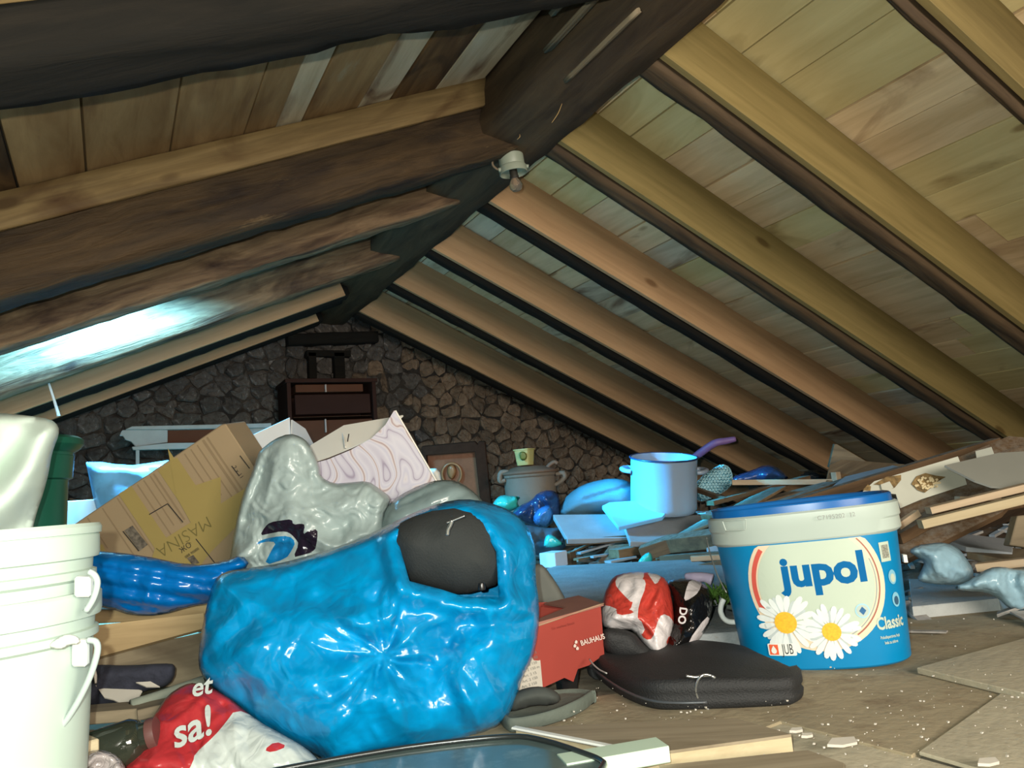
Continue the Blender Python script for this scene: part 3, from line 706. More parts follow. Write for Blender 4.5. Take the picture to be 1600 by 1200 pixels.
def petals(cx, cy, R, r, n, m, seed, lift):
    rs = random.Random(seed); V = []; F = []; f = jup(lift)
    for k in range(n):
        a = 2*math.pi*k/n+rs.uniform(-.08, .08); Rk = R*rs.uniform(.88, 1.05); w = rs.uniform(.095, .125)
        prof = [(0.0, 0), (.35, .7), (.6, 1), (.82, .95), (.95, .6), (1, .0), (.95, -.6), (.82, -.95), (.6, -1), (.35, -.7)]
        b = len(V)
        for (q, h) in prof:
            rr = r*.7+(Rk-r*.7)*q; hh = h*w*R*.9
            V.append(f(cx+rr*math.cos(a)-hh*math.sin(a), cy+rr*math.sin(a)+hh*math.cos(a)))
        F.append(tuple(range(b, b+10)))
    return mesh('daisy_petals', V, F, m, body)
M_pet = plain('daisy_white', (208, 216, 214), .5, var=.05, scale=40); M_pet2 = plain('daisy_shade', (178, 190, 190), .4, var=.08, scale=40); M_yel = plain('daisy_yellow', (232, 172, 40), .5, var=.16, scale=200)
for (cx, cy, R, r, sd) in ((-.060, .100, .064, .0225, 1), (.026, .077, .056, .0185, 2)):
    petals(cx, cy, R*.86, r, 13, M_pet2, sd+7, .0014+sd*.0004); petals(cx, cy, R, r, 19, M_pet, sd, .0016+sd*.0004)
    decal('daisy_heart', circ(cx, cy, r, 24), jup(.0028), M_yel, body, .01)
M_txt = plain('letter_blue', (0, 92, 148), .55, var=.03, spec=.1)
letters('lettering', 'jupol', .094, lambda s, t: jup(.0012)(s*.90+.031, t*.90+.200), M_txt, body, bold=.04, maxe=.014)
letters('lettering', 'Classic', .0235, lambda s, t: jup(.0014)(s*1.05+.149, t*1.45+.083), M_jw, body, bold=.03, maxe=.012)
for k, (wd, tx) in enumerate(((.050, 'Poludisperzivna boja'), (.044, 'bela za zidove'))):
    letters('lettering', tx, .0066, lambda s, t, k=k: jup(.0014)(s*.85+.141, t*1.3+.056-.011*k), M_jw, body, bold=.02)
decal('logo_plate', [(-0.1040, 0.0320), (-0.0500, 0.0320), (-0.0480, 0.0340), (-0.0480, 0.0550), (-0.0500, 0.0570), (-0.1040, 0.0570), (-0.1060, 0.0550), (-0.1060, 0.0340)], jup(.0024), plain('logo_white', (222, 226, 218), .4, var=.02), body, .012)
decal('logo_square', [(-0.1030, 0.0340), (-0.0840, 0.0340), (-0.0840, 0.0550), (-0.1030, 0.0550)], jup(.0028), plain('logo_red', (222, 96, 62), .4, var=.02), body, .01)
decal('logo_drop', [(-0.0935, 0.0530), (-0.0895, 0.0470), (-0.0875, 0.0420), (-0.0895, 0.0375), (-0.0935, 0.0360), (-0.0975, 0.0375), (-0.0995, 0.0420), (-0.0975, 0.0470)], jup(.0032), plain('logo_white', 0), body, .01)
letters('lettering', 'JUB', .024, lambda s, t: jup(.0030)(s*.62-.065, t*1.25+.0445), plain('logo_black', (48, 52, 56), .5), body, bold=.0)
decal('emblem', circ(.092, .114, .0145, 24), jup(.0020), plain('emblem_pale', (150, 196, 212), .4, var=.02), body, .01)
decal('emblem', circ(.092, .114, .0120, 24), jup(.0024), M_jr, body, .01)
decal('emblem', [(.092, .1055), (.099, .114), (.092, .1225), (.085, .114)], jup(.0028), plain('emblem_blue', (30, 92, 140), .4, var=.02), body, .01)
decal('barcode_label', [(.150, .205), (.176, .205), (.176, .245), (.150, .245)], jup(.0014), M_jw, body, .01)
decal('barcode', [(.155, .212), (.172, .212), (.172, .239), (.155, .239)], jup(.0018), plain('barcode_grey', (130, 132, 120), .6, var=.5, scale=300), body, .01)
for cy in (.172, .126):
    decal('round_symbol', circ(.172, cy, .0150, 20, sx=.75), jup(.0014), plain('symbol_pale_blue', (120, 178, 200), .4), body, .01)
    decal('round_symbol', circ(.172, cy-.002, .009, 20, sx=.75), jup(.0018), M_jw if cy > .15 else plain('symbol_dark', (50, 84, 110), .4), body, .01)
rk = 1.0
letters('date_code', 'C7195202  12', .0125, lambda s, t: jup(.0015+.0105)(s+.072, t+.309), plain('date_ink', (128, 132, 128), .6), rim, bold=-.004)
for P in ([(-.155, .322), (-.100, .322)], [(-.155, .322), (-.150, .300)], [(-.150, .300), (-.104, .300)], [(-.104, .300), (-.100, .322)]):
    (sa, ta), (sb, tb) = P; pts = [jup(.0138)(sa+(sb-sa)*k/4, ta+(tb-ta)*k/4) for k in range(5)]
    tube('rim_tab_edge', pts, .0013, M_jr, rim, n=6)
hb = [jup(.02)(s, t) for s, t in ((-.232, .285), (-.236, .262), (-.222, .235), (-.20, .20), (-.175, .165))]
tube('bail', hb, .0016, plain('wire_grey', (120, 124, 120), .4, metal=.6), bucket, n=6)

# ---- two nested white buckets at the left edge
M_wb = plain('white_tub_plastic', (180, 196, 184), .4, var=.05, scale=5, dirt=(150, 166, 148), dirt_amt=.26, spec=.35)
M_wclip = plain('white_clip_plastic', (236, 240, 234), .35, var=.02)
M_bail = plain('white_bail', (176, 190, 186), .4, var=.05)
tc0 = PD(-36, 842, 1.075)
def whitebucket(ztop, zbot, r, lidded, label, grp=None):
    c = Vector((tc0[0], tc0[1], zbot)); o = empty('plastic_bucket', tuple(c), label, 'bucket')
    H = ztop-zbot; M = Matrix.Translation(c)
    prof = [(0, 0), (r*.86, 0), (r*.87, .004), (r*.955, H-.066), (r*1.0, H-.062), (r*1.0, H-.052), (r*.965, H-.050), (r*.97, H-.036), (r*1.02, H-.034), (r*1.03, H-.028), (r*1.03, H-.004), (r*1.01, H), (r*.96, H), (r*.95, H-.02)]
    lathe('body', prof, M, M_wb, o, n=72)
    if lidded: lathe('lid', [(r*1.0, H-.002), (r*1.045, H-.001), (r*1.05, H+.008), (r*1.03, H+.013), (r*.93, H+.012), (r*.9, H+.004), (0, H+.004)], M, M_wb, o, n=72)
    return o, c
bt, ct = whitebucket(.408, .16, .146, True, 'upper white plastic bucket, lidded, at the left edge', None)
bl, cb = whitebucket(.328, .0, .148, False, 'lower white plastic bucket that holds the upper one')
def pd(x, y, d=1.0): return PD(x, y, d)
for o, pts, clip in ((bt, [(139, 893), (148, 899), (152, 912), (146, 935), (134, 955)], (127, 918, 26, 32)), (bl, [(137, 1000), (150, 1003), (152, 1020), (141, 1056), (124, 1092), (106, 1122), (92, 1140)], (122, 1022, 24, 42))):
    tube('bail', [pd(x, y, 1.02) for x, y in pts], .0042, M_bail, o, n=8)
    x, y, w_, h_ = clip
    s_ = slab('bail_clip', [pd(x-w_/2, y-h_/2, 1.03), pd(x+w_/2, y-h_/2, 1.03), pd(x+w_/2, y+h_/2, 1.03), pd(x-w_/2, y+h_/2, 1.03)], .012, M_wclip, o, bev=.003)
blob('bail_boss', [(70, 1012), (90, 996), (105, 990), (122, 994), (126, 1006), (108, 1008), (96, 1016)], 1.0, .006, M_wclip, bl, step=4, edge=10)

# ---- big white bag at far left, green bin behind it
M_wbag = plain('thick_white_film', (208, 224, 212), .45, var=.06, scale=6, spec=.4)
def wf(X, Y):
    u = X*.72+Y*.55
    return .018*np.sin(u/13.0)+.022*np.sin((X*.5+Y*.9)/22.0+1)+.01*np.abs(np.sin((X*1.0+Y*.42)/31.0+.5))
o = blob('white_sack', [(-70, 640), (0, 645), (50, 650), (80, 655), (92, 666), (92, 680), (84, 700), (80, 715), (76, 740), (68, 770), (56, 805), (48, 840), (40, 880), (-60, 900), (-140, 840), (-140, 700)], 1.36, .09, M_wbag, step=5, edge=45, extra=wf, fold=.012, ffreq=.8, fseed=4, power=.6)
tag(o, 'tall white plastic sack standing behind the white buckets', 'sack')
M_green = plain('dark_green_plastic', (20, 74, 58), .35, var=.1)
gcn = PD(28, 760, 1.62); gz = PD(28, 690, 1.62)[2]
gb_ = empty('green_bin', (gcn[0], gcn[1], 0.0), 'dark green plastic bin with flared rim behind the white sack', 'bin')
lathe('body', [(0, 0), (.072, 0), (.075, .01), (.092, gz-.085), (.100, gz-.082), (.103, gz-.035), (.098, gz-.03), (.112, gz-.022), (.121, gz-.012), (.121, gz), (.112, gz+.006), (.105, gz), (.10, gz-.05), (.088, gz-.1), (.07, .03), (0, .03)], Matrix.Translation((gcn[0], gcn[1], 0)), M_green, gb_, n=56)

# ---- blue rubbish bag
M_blue = plastic('blue_film', (0, 116, 170), rough=.22, bump=.30, bscale=20, var=.10, rgb2=(0, 130, 184))
M_blue_d = plastic('blue_film_dark', (0, 96, 168), rough=.24, bump=.42, bscale=16, var=.10)
out = [(309, 1040), (312, 1000), (322, 950), (333, 908), (350, 893), (385, 888), (440, 880), (500, 863), (560, 843), (610, 818), (650, 799), (690, 785), (725, 779), (762, 784), (800, 798), (825, 822), (838, 858), (836, 900), (843, 945), (841, 990), (832, 1030), (816, 1058), (806, 1095), (792, 1122), (770, 1140), (700, 1163), (600, 1180), (545, 1194), (516, 1199), (498, 1182), (460, 1166), (400, 1132), (378, 1108), (343, 1085), (318, 1060)]
hole = [(622, 846), (650, 826), (690, 811), (722, 806), (745, 820), (762, 838), (775, 862), (777, 890), (779, 934), (724, 932), (690, 921), (640, 908), (632, 880)]
def bagx(X, Y):
    dx, dy = (X-598)/100.0, (Y-1024)/100.0; r = np.hypot(dx, dy)+.02; a = np.arctan2(dy, dx)
    w1 = a+.25*np.sin(r*2.1)+.12*np.sin(5*a+1)
    f = (np.abs(np.sin(w1*4.5+.6))*1.0+.6*np.abs(np.sin(w1*7.0+2.0+r*.5)))-.8
    h = .014*f*np.exp(-(r/1.35)**2)*np.clip(r*4, 0, 1)*np.clip(.75+.3*r, 0, 1.2)-.026*np.exp(-(r/.35)**2)
    dh = distpoly(X, Y, hole); h = h+.030*np.exp(-((dh-16)/16.0)**2)
    # long belly folds
    h = h+.010*np.abs(np.sin((X*.35+Y)/34.0+np.sin(X/70.0)))*np.clip((Y-1040)/60.0, 0, 1)
    # twisted band along the top edge
    g = Y-(893-(X-350)*.34); h = h+.016*np.exp(-((g-28)/14.0)**2)*np.clip((X-330)/60.0, 0, 1)*np.clip((640-X)/60.0, 0, 1)
    return h
blue = blob('blue_rubbish_bag', out, 0, .125, M_blue, step=4.2, edge=120, power=.55, fold=.021, ffreq=.95, fseed=12, extra=bagx, hole=hole, hole_rim=.055, back=.55, noisy=.0012,
            dfun=lambda X, Y: 1.44-.055*(Y-990)/100.0+.012*(X-570)/100.0)
tag(blue, 'big glossy blue rubbish bag gaping open over a black bag', 'rubbish bag')
lobe = blob('blue_bag_bundle', [(105, 866), (145, 860), (215, 866), (300, 884), (345, 878), (378, 866), (392, 884), (360, 902), (345, 940), (320, 945), (300, 948), (250, 962), (205, 962), (170, 950), (130, 946), (100, 930)], 1.62, .05, M_blue_d, step=4, edge=38, fold=.014, ffreq=1.1, fseed=31, extra=lambda X, Y: .010*np.abs(np.sin((Y-(X-100)*.16)/8.0)))
tag(lobe, 'dark blue plastic bundle hanging left of the big blue bag', 'rubbish bag')
M_bkc = plain('black_cloth', (34, 38, 38), .9, var=.15, scale=8, bump=.4, bscale=260)
bk = empty('black_bag', tuple(PD(700, 880, 1.47)), 'black cloth bag with a zip pull inside the open blue bag', 'bag')
blob('body', [(600, 830), (660, 800), (725, 792), (770, 820), (795, 880), (778, 912), (772, 917), (722, 931), (680, 922), (620, 905)], 1.48, .10, M_bkc, bk, step=5, edge=60, fold=.010, ffreq=.9, fseed=3)
M_chrome = plain('worn_chrome', (200, 204, 204), .22, metal=.9, var=.05)
tube('zip_pull', [PD(x, y, 1.352) for x, y in ((706, 813), (704, 820), (700, 828), (699, 836))], .0035, M_chrome, bk, n=8)
tube('zip_pull', [PD(x, y, 1.354) for x, y in ((698, 817), (706, 814), (716, 810), (726, 806))], .0018, M_chrome, bk, n=6)
lathe('knob', [(0, 0), (.006, 0), (.007, .004), (.005, .012), (0, .013)], Matrix.Translation(PD(753, 922, 1.355)), plain('black_plastic', (22, 22, 24), .3), bk, n=14)

# ---- red and black bags, black laptop bag, red box, slipper
M_lap = plain('black_nylon', (27, 28, 29), .7, var=.12, scale=10, bump=.5, bscale=300)
lap = empty('laptop_bag', tuple(PZ(1080, 1070, 0)), 'flat black nylon laptop bag lying on the floor before the paint bucket', 'bag')
foot = [(914, 1040), (930, 1062), (970, 1094), (1012, 1111), (1060, 1113), (1232, 1106), (1252, 1101), (1260, 1085)]
backe = [(1240, 1042), (1185, 1013), (1160, 1003), (1090, 996), (1000, 1000), (940, 1012), (916, 1026)]
WP = [PZ(x, y, 0) for x, y in foot]+[PZ(x, y, .055) for x, y in backe]
WP = smoothpoly([(p[0], p[1]) for p in WP], 2); cxy = np.mean(WP, axis=0)
def inset(P, d):
    n = len(P); out = []
    for i in range(n):
        a = np.array(P[i-1]); b_ = np.array(P[(i+1) % n]); t = (b_-a)/(np.linalg.norm(b_-a)+1e-9); nn = np.array((-t[1], t[0])); p = np.array(P[i])
        if nn.dot(cxy-p) < 0: nn = -nn
        out.append(tuple(p+nn*d))
    return out
def layered(name, P, rings, m, parent, top=0.0, crease=None):
    V = []; F = []; n = len(P)
    for (z, d) in rings:
        for k, (x, y) in enumerate(inset(P, d) if d else P):
            V.append((x, y, z+.004*mn.noise(Vector((x*9, y*9, z*20)))*(1 if z > .005 else 0)))
    for r_ in range(len(rings)-1):
        for k in range(n): F.append((r_*n+k, r_*n+(k+1) % n, (r_+1)*n+(k+1) % n, (r_+1)*n+k))
    F.append(tuple(reversed(range(n)))); b0 = (len(rings)-1)*n
    last = V[b0:b0+n]; zz = rings[-1][0]
    Vf, T, cx = fillpoly([(v[0], v[1]) for v in last], .014)
    bb = len(V); dd = distpoly(Vf[:, 0], Vf[:, 1], [(v[0], v[1]) for v in last])
    for (x, y), d in zip(Vf, dd):
        V.append((x, y, zz+top*(1-math.exp(-d/.04))+(.004*mn.noise(Vector((x*9, y*9, zz*20))) if d < 1e-4 else .006*mn.noise(Vector((x*8, y*8, 1)))*min(1, d/.02)+.004*mn.noise(Vector((x*9, y*9, zz*20))))))
    F += [tuple(bb+i for i in t) for t in T]
    o = mesh(name, V, F, m, parent, smooth=True)
    bm = bmesh.new(); bm.from_mesh(o.data); bmesh.ops.remove_doubles(bm, verts=bm.verts, dist=4e-4); bmesh.ops.recalc_face_normals(bm, faces=bm.faces); bm.to_mesh(o.data); bm.free()
    return o
layered('body', WP, [(0, .012), (.006, .002), (.018, 0), (.024, .004), (.030, 0), (.046, .001), (.053, .008)], M_lap, lap, top=.006)
sidepts = [PZ(x, y, .026) for x, y in ((912, 1026), (930, 1046), (970, 1074), (1015, 1092), (1060, 1096), (1105, 1095))]
tube('zip', [(p[0]*.994, p[1]*.994, p[2]) for p in sidepts], .0028, plain('zip_dark_grey', (64, 68, 72), .35), lap, n=6)
ring_c = PZ(1100, 1092, .022); ring_c *= np.array([.985, .985, 1])
ringp = [PD(x, y, 1.40) for x, y in ((1112, 1056), (1100, 1054), (1091, 1062), (1087, 1075), (1090, 1090), (1098, 1102), (1108, 1109))]
tube('metal_ring', ringp, .0022, M_chrome, lap, n=8)
tube('metal_hook', [PD(x, y, 1.405) for x, y in ((1072, 1056), (1086, 1058), (1098, 1056), (1110, 1056), (1117, 1060), (1114, 1066), (1108, 1064))], .0026, M_chrome, lap, n=8)
blob('strap_tab', [(1110, 1058), (1122, 1058), (1124, 1080), (1122, 1108), (1111, 1110), (1112, 1085)], 1.425, .012, M_lap, lap, step=4, edge=6)
tube('piping', [PD(x, y, d) for x, y, d in ((921, 1030, 1.60), (926, 1037, 1.57), (936, 1046, 1.54), (948, 1052, 1.51))], .0016, plain('pale_piping', (150, 150, 146), .5), lap, n=6)
fl = blob('flap', [(945, 980), (975, 983), (992, 990), (1005, 1006), (1022, 1020), (1030, 1028), (1018, 1036), (990, 1034), (962, 1030), (942, 1015), (938, 995)], 1.68, .03, M_lap, lap, step=5, edge=20, fold=.006, ffreq=2, fseed=5)

M_red = plastic('red_film', (176, 58, 48), rough=.3, bump=.35, bscale=30, var=.08)
M_whf = plastic('white_film', (196, 190, 190), rough=.3, bump=.35, bscale=30, var=.05)
M_blf = plastic('black_film', (16, 15, 15), rough=.14, bump=.5, bscale=34, var=.05)
whites = [[(966, 898), (1000, 893), (1008, 896), (1000, 914), (1000, 930), (990, 945), (970, 925), (960, 912)], [(990, 905), (1006, 903), (1010, 915), (998, 945), (996, 968), (1000, 985), (985, 990), (940, 990), (940, 968), (975, 962), (990, 945)], [(940, 945), (958, 948), (975, 960), (1000, 965), (1010, 990), (985, 992), (935, 990)],
          [(1034, 958), (1050, 965), (1056, 985), (1050, 1000), (1040, 1035), (1015, 1030), (1000, 1008), (990, 985), (998, 985), (1008, 1000), (1020, 998), (1026, 975)], [(1010, 893), (1035, 898), (1025, 915), (1018, 905)]]
rednot = [[(962, 950), (985, 952), (992, 958), (965, 962)], [(1046, 992), (1056, 996), (1048, 1008), (1040, 1006)]]
def ptin(x, y, P): return bool(inpoly(np.array([x]), np.array([y]), smoothpoly(P, 1))[0])
def rfm(x, y):
    if any(ptin(x, y, p) for p in rednot): return 0
    return 1 if any(ptin(x, y, p) for p in whites) else 0
redbag = blob('red_carrier_bag', [(938, 965), (943, 930), (954, 906), (965, 897), (1000, 892), (1035, 899), (1046, 915), (1052, 948), (1054, 972), (1048, 995), (1036, 1028), (1020, 1022), (1005, 1006), (990, 985), (975, 984), (946, 984)], 1.80, .08, M_red, step=3, edge=38, fold=.014, ffreq=2.2, fseed=9, power=.42, mats=[M_red, M_whf], fmf=rfm, cuts=whites+rednot, dfun=lambda X, Y: 1.80-.0013*(Y-950))
tag(redbag, 'crumpled red and white carrier bag on top of the black laptop bag', 'carrier bag')
bw = [[(1078, 905), (1098, 908), (1092, 925), (1080, 935), (1068, 940), (1072, 920)], [(1104, 962), (1110, 968), (1095, 990), (1082, 1006), (1074, 1004)], [(1040, 1020), (1062, 1010), (1075, 1014), (1060, 1026), (1040, 1030)], [(1086, 990), (1098, 985), (1096, 1002), (1080, 1012)]]
blackbag = blob('black_carrier_bag', [(1038, 907), (1075, 903), (1102, 912), (1114, 932), (1114, 955), (1100, 990), (1078, 1016), (1040, 1028), (1034, 1020), (1045, 990), (1052, 960), (1048, 930)], 1.83, .075, M_blf, step=3, edge=32, fold=.011, ffreq=2.4, fseed=19, mats=[M_blf, M_whf], fmf=lambda x, y: 1 if any(ptin(x, y, p) for p in bw) else 0, cuts=bw, dfun=lambda X, Y: 1.83-.0013*(Y-950))
tag(blackbag, 'shiny black carrier bag with white print against the red one', 'carrier bag')
def dirfn(cx, cy, ang, d, sc=1.0, lift=0.0):
    """surface coordinates (pixels, reading direction ang degrees in the picture) to a point at distance d"""
    a = math.radians(ang)
    def f(s, t):
        x = cx+(s*math.cos(a)-t*math.sin(a))*sc; y = cy-(s*math.sin(a)+t*math.cos(a))*sc
        return PD(x, y, (d(x, y) if callable(d) else d)-lift)
    return f
letters('lettering', 'DO', 17, dirfn(1066, 962, -98, lambda x, y: 1.83-.0013*(y-950)-.088), M_whf, blackbag, bold=.03)
rl = tube('lavender_tube', [PD(1072, 900, 1.98), PD(1086, 902, 1.96), PD(1100, 902, 1.95), PD(1113, 906, 1.94)], .011, plain('lavender_plastic', (196, 182, 208), .35, var=.06), n=10, radii=[.008, .013, .012, .015])
tag(rl, 'short pale lavender plastic tube on top of the black carrier bag', 'tube')

# ---- red cardboard box with lettering
M_rc = plain('red_card', (152, 60, 50), .7, var=.08, scale=5, dirt=(160, 74, 60), dirt_amt=.2)
M_kr = plain('kraft_card_edge', (160, 128, 104), .85, var=.1)
M_wc = plain('white_card', (184, 178, 166), .75, var=.05)
def rd(x, y=None): return 1.475+(x-815)*.0014
rbx = empty('red_cardboard_box', tuple(PZ(890, 1075, 0)), 'torn red cardboard box with white lettering beside the blue bag', 'box')
fr = [(800, 992), (821, 984), (943, 943), (951, 1019), (925, 1036), (906, 1042), (899, 1062), (884, 1056), (850, 1072), (820, 1088), (800, 1094)]
slab('front_panel', [PD(x, y, rd(x)) for x, y in fr], .005, M_rc, rbx, back=tuple(ray(880, 1010)))
decal('white_print', [(801, 1001), (840, 986), (848, 1073), (818, 1088), (801, 1092)], lambda x, y: PD(x, y, rd(x)-.0012), M_wc, rbx, 12)
tp = [PD(943, 943, rd(943)), PD(821, 984, rd(821)), PD(770, 1002, rd(770)), PD(770, 941, 1.72), PD(842, 938, 1.78), PD(905, 940, 1.86)]
V = [Vector(p)+Vector((0, 0, -.003)) for p in tp]
slab('top_panel', [PD(943, 943.5, rd(943)), PD(821, 985, rd(821)), PD(805, 990, rd(805)), PD(843, 972, 1.56), PD(886, 951, 1.68), PD(850, 939, 1.80), PD(905, 939, 1.86)], .004, plain('dusty_red_card', (146, 98, 84), .85, var=.1), rbx, back=(0, 0, -1))
slab('rear_panel', [PD(805, 943, 1.76), PD(843, 942, 1.80), PD(900, 943, 1.86), PD(900, 1010, 1.86), PD(805, 1040, 1.74)], .004, M_rc, rbx)
slab('inner_flap', [PD(842, 948, 1.66), PD(884, 953, 1.69), PD(842, 968, 1.58)], .003, M_rc, rbx)
tube('torn_edge', [PD(x, y, rd(x)-.002) for x, y in ((821, 984), (860, 971), (900, 957), (943, 943))], .002, M_kr, rbx, n=5)
ff = lambda cx, cy, ang: dirfn(cx, cy, ang, lambda x, y: rd(x), lift=.0025)
M_wt = plain('white_ink', (214, 196, 186), .6); M_dr = plain('dark_red_ink', (128, 46, 38), .7)
letters('lettering', 'BAUHAUS', 11.5, ff(926, 1000, 17), M_wt, rbx, bold=.02, sx=.76)
for (x, y) in ((900, 1003), (898, 1009), (902, 1013)): decal('lettering_mark', [(x-2, y), (x, y-3), (x+2.5, y-1), (x+2, y+2.5), (x-1.5, y+2.5)], lambda a, b_: PD(a, b_, rd(a)-.0025), M_wt, rbx, 4)
letters('lettering', 'Ein starkes Stück', 5.5, ff(880, 978, 15), M_dr, rbx)
for k in range(7): letters('lettering', 'Art. 2 150 mm'[:9+k % 4], 6, ff(828, 1022+k*8, 17), plain('grey_ink', (112, 112, 108), .7), rbx)
M_bp = plain('black_plastic', (22, 22, 24), .3)
a = PD(878, 1046, 1.60); 
sup_ = slab('black_plastic_foot', [PD(874, 1044, 1.62), PD(906, 1040, 1.64), PD(903, 1076, 1.60), PD(883, 1077, 1.58)], .03, M_bp, bev=.002); tag(sup_, 'black wedge shaped plastic foot under the red box', 'foot')
o = slab('red_board_scrap', [PD(800, 1080, 1.42), PD(842, 1077, 1.44), PD(840, 1092, 1.42), PD(800, 1100, 1.40)], .02, M_rc); tag(o, 'small dark red scrap between the blue bag and the slipper', 'scrap')

# ---- slipper
M_sole = plain('grey_green_rubber', (84, 92, 84), .85, var=.15, scale=14, bump=.4, bscale=90)
M_strap = plain('dark_grey_felt', (58, 62, 58), .9, var=.2, scale=12)
sl_ = empty('slipper', tuple(PZ(870, 1120, 0)), 'worn grey green slipper sole in front of the red box', 'slipper')
SP = [PZ(x, y, 0) for x, y in ((775, 1120), (790, 1148), (815, 1146), (850, 1138), (885, 1127), (915, 1113), (931, 1098))]+[PZ(x, y, .02) for x, y in ((932, 1083), (905, 1078), (870, 1080), (830, 1085), (795, 1094))]
SP = smoothpoly([(p[0], p[1]) for p in SP], 2); cxy = np.mean(SP, axis=0)
layered('sole', SP, [(0.002, .003), (.005, 0), (.022, 0), (.026, .002), (.026, .006), (.020, .009)], M_sole, sl_, top=-.002)
blob('strap', [(795, 1090), (810, 1078), (835, 1072), (858, 1074), (874, 1084), (876, 1096), (860, 1103), (835, 1102), (810, 1110), (795, 1112)], 1.42, .028, M_strap, sl_, step=4, edge=22, fold=.003, ffreq=2)
# ---- boards along the lower edge
M_tray = plain('dark_glass_tray', (84, 100, 98), .12, var=.25, scale=5, dirt=(120, 134, 128), dirt_amt=.4)
tr = empty('oven_tray', tuple(PZ(760, 1190, .05)), 'dark grey enamel tray under the blue bag at the lower edge', 'tray')
TP = [PZ(x, y, .05) for x, y in ((380, 1212), (480, 1192), (640, 1166), (790, 1150), (850, 1156), (918, 1178), (940, 1188), (944, 1197), (925, 1222), (700, 1260), (380, 1270))]
tt = slab('tray_sheet', TP, .010, M_tray, tr, back=(0, 0, -1), bev=.002)
TPr = [PZ(x, y, .054) for x, y in ((380, 1214), (480, 1194), (640, 1167), (790, 1151), (850, 1157), (918, 1179), (940, 1189), (942, 1197), (925, 1220))]
tube('tray_rim', TPr, .004, plain('black_enamel', (34, 38, 38), .25), tr, n=8)
box('tray_foot', (TP[1][0]+.06, TP[1][1]-.02, 0), (.05, .05, .04), M_tray, tr)
Wd['pine'] = wood('pale_pine', (166, 150, 118), (190, 176, 144), scale=2.0, stretch=18, rnd=.06, bump=.08)
Wd['grey_top'] = wood('greyed_board', (112, 100, 80), (146, 134, 112), scale=2.0, stretch=12, rnd=.06, bump=.15)
def lipboard(name, top, z, t, edge, m, label, cat='board'):
    e = empty(name, tuple(PZ(*top[0], 0)), label, cat)
    slab('board_top', [PZ(x, y, z) for x, y in top], .004, m, e, back=(0, 0, -1))
    T2 = [PZ(x, y, z)*np.array([1, 1, 1])-np.array([0, 0, .0042]) for x, y in top]
    slab('board_core', T2, t-.004, Wd['pine'], e, back=(0, 0, -1)); return e
lipboard('cupboard_door', [(806, 1137), (1150, 1122), (1236, 1147), (1038, 1174), (990, 1176)], .034, .03, None, Wd['grey_top'], 'grey topped board with a pale pine edge on the floor')
o = board('white_edging', PZ(803, 1139, .036), PZ(996, 1177, .036), .012, .004, plain('white_edging', (206, 208, 202), .5)); tag(o, 'thin white edging strip along the grey topped board', 'strip')
o = board('painted_batten', PZ(880, 1212, .03), PZ(1037, 1184, .03), .045, .022, plain('mint_paint', (176, 196, 176), .5, var=.05)); tag(o, 'pale mint painted batten at the lower edge', 'batten')
lipboard('drawer_front', [(1030, 1196), (1262, 1172), (1318, 1192), (1318, 1240), (1030, 1260)], .03, .028, None, Wd['grey_top'], 'second pine edged board, at the very bottom right of centre')
ch = [(1318, 1160, .03), (1545, 1190, .02), (1245, 1140, .014), (1262, 1148, .012)]
for i, (x, y, s_) in enumerate(ch):
    c_ = PZ(x, y, .014)
    o = slab('plaster_chip', [c_+np.array(v)*s_ for v in ((-1, .1, .1), (-.2, .5, .12), (.9, .1, .1), (.5, -.4, .02), (-.4, -.3, .02))], .004, M_wc, back=(0, 0, -1)); tag(o, ['largest white plaster chip, just right of the pine edged boards', 'white plaster chip at the very bottom, right of the boards', 'tiny plaster chip nearest the laptop bag, left of two', 'tiny plaster chip right beside the leftmost one'][i], 'chip', 'plaster chips at the lower right')
rs = random.Random(4); V = []; F = []
for i in range(420):
    if i < 250: c_ = PZ(rs.uniform(850, 1600), rs.uniform(1060, 1200), .013)
    else: c_ = PZ(rs.uniform(820, 1600), rs.uniform(900, 1060), .013)
    s_ = rs.choice([.0007, .0009, .0012, .0022]); b0 = len(V); a = rs.random()*6
    for dz in (0, s_):
        for k in range(4): V.append(c_+np.array([math.cos(a+k*1.57)*s_*rs.uniform(.6, 1.3), math.sin(a+k*1.57)*s_*rs.uniform(.6, 1.3), dz]))
    F += [tuple(b0+k for k in f) for f in BOXF]
o = mesh('grit', V, F, M_wc, floor); tag(o, 'loose pale grit', kind='stuff')
# ================================================================ THINGS IN THE MIDDLE AND AT THE BACK
def S_(name, pts, t, m, label, cat, group=None, **k):
    """panel given by (x, y, distance) corners; t thick"""
    o = slab(name, [PD(*p) for p in pts], t, m, **k); tag(o, label, cat, group); return o
def R_(name, a, b, w_, t, m, label, cat, group=None, up=(0, 0, 1), **k):
    o = board(name, PD(*a), PD(*b), w_, t, m, up=up, **k); tag(o, label, cat, group); return o
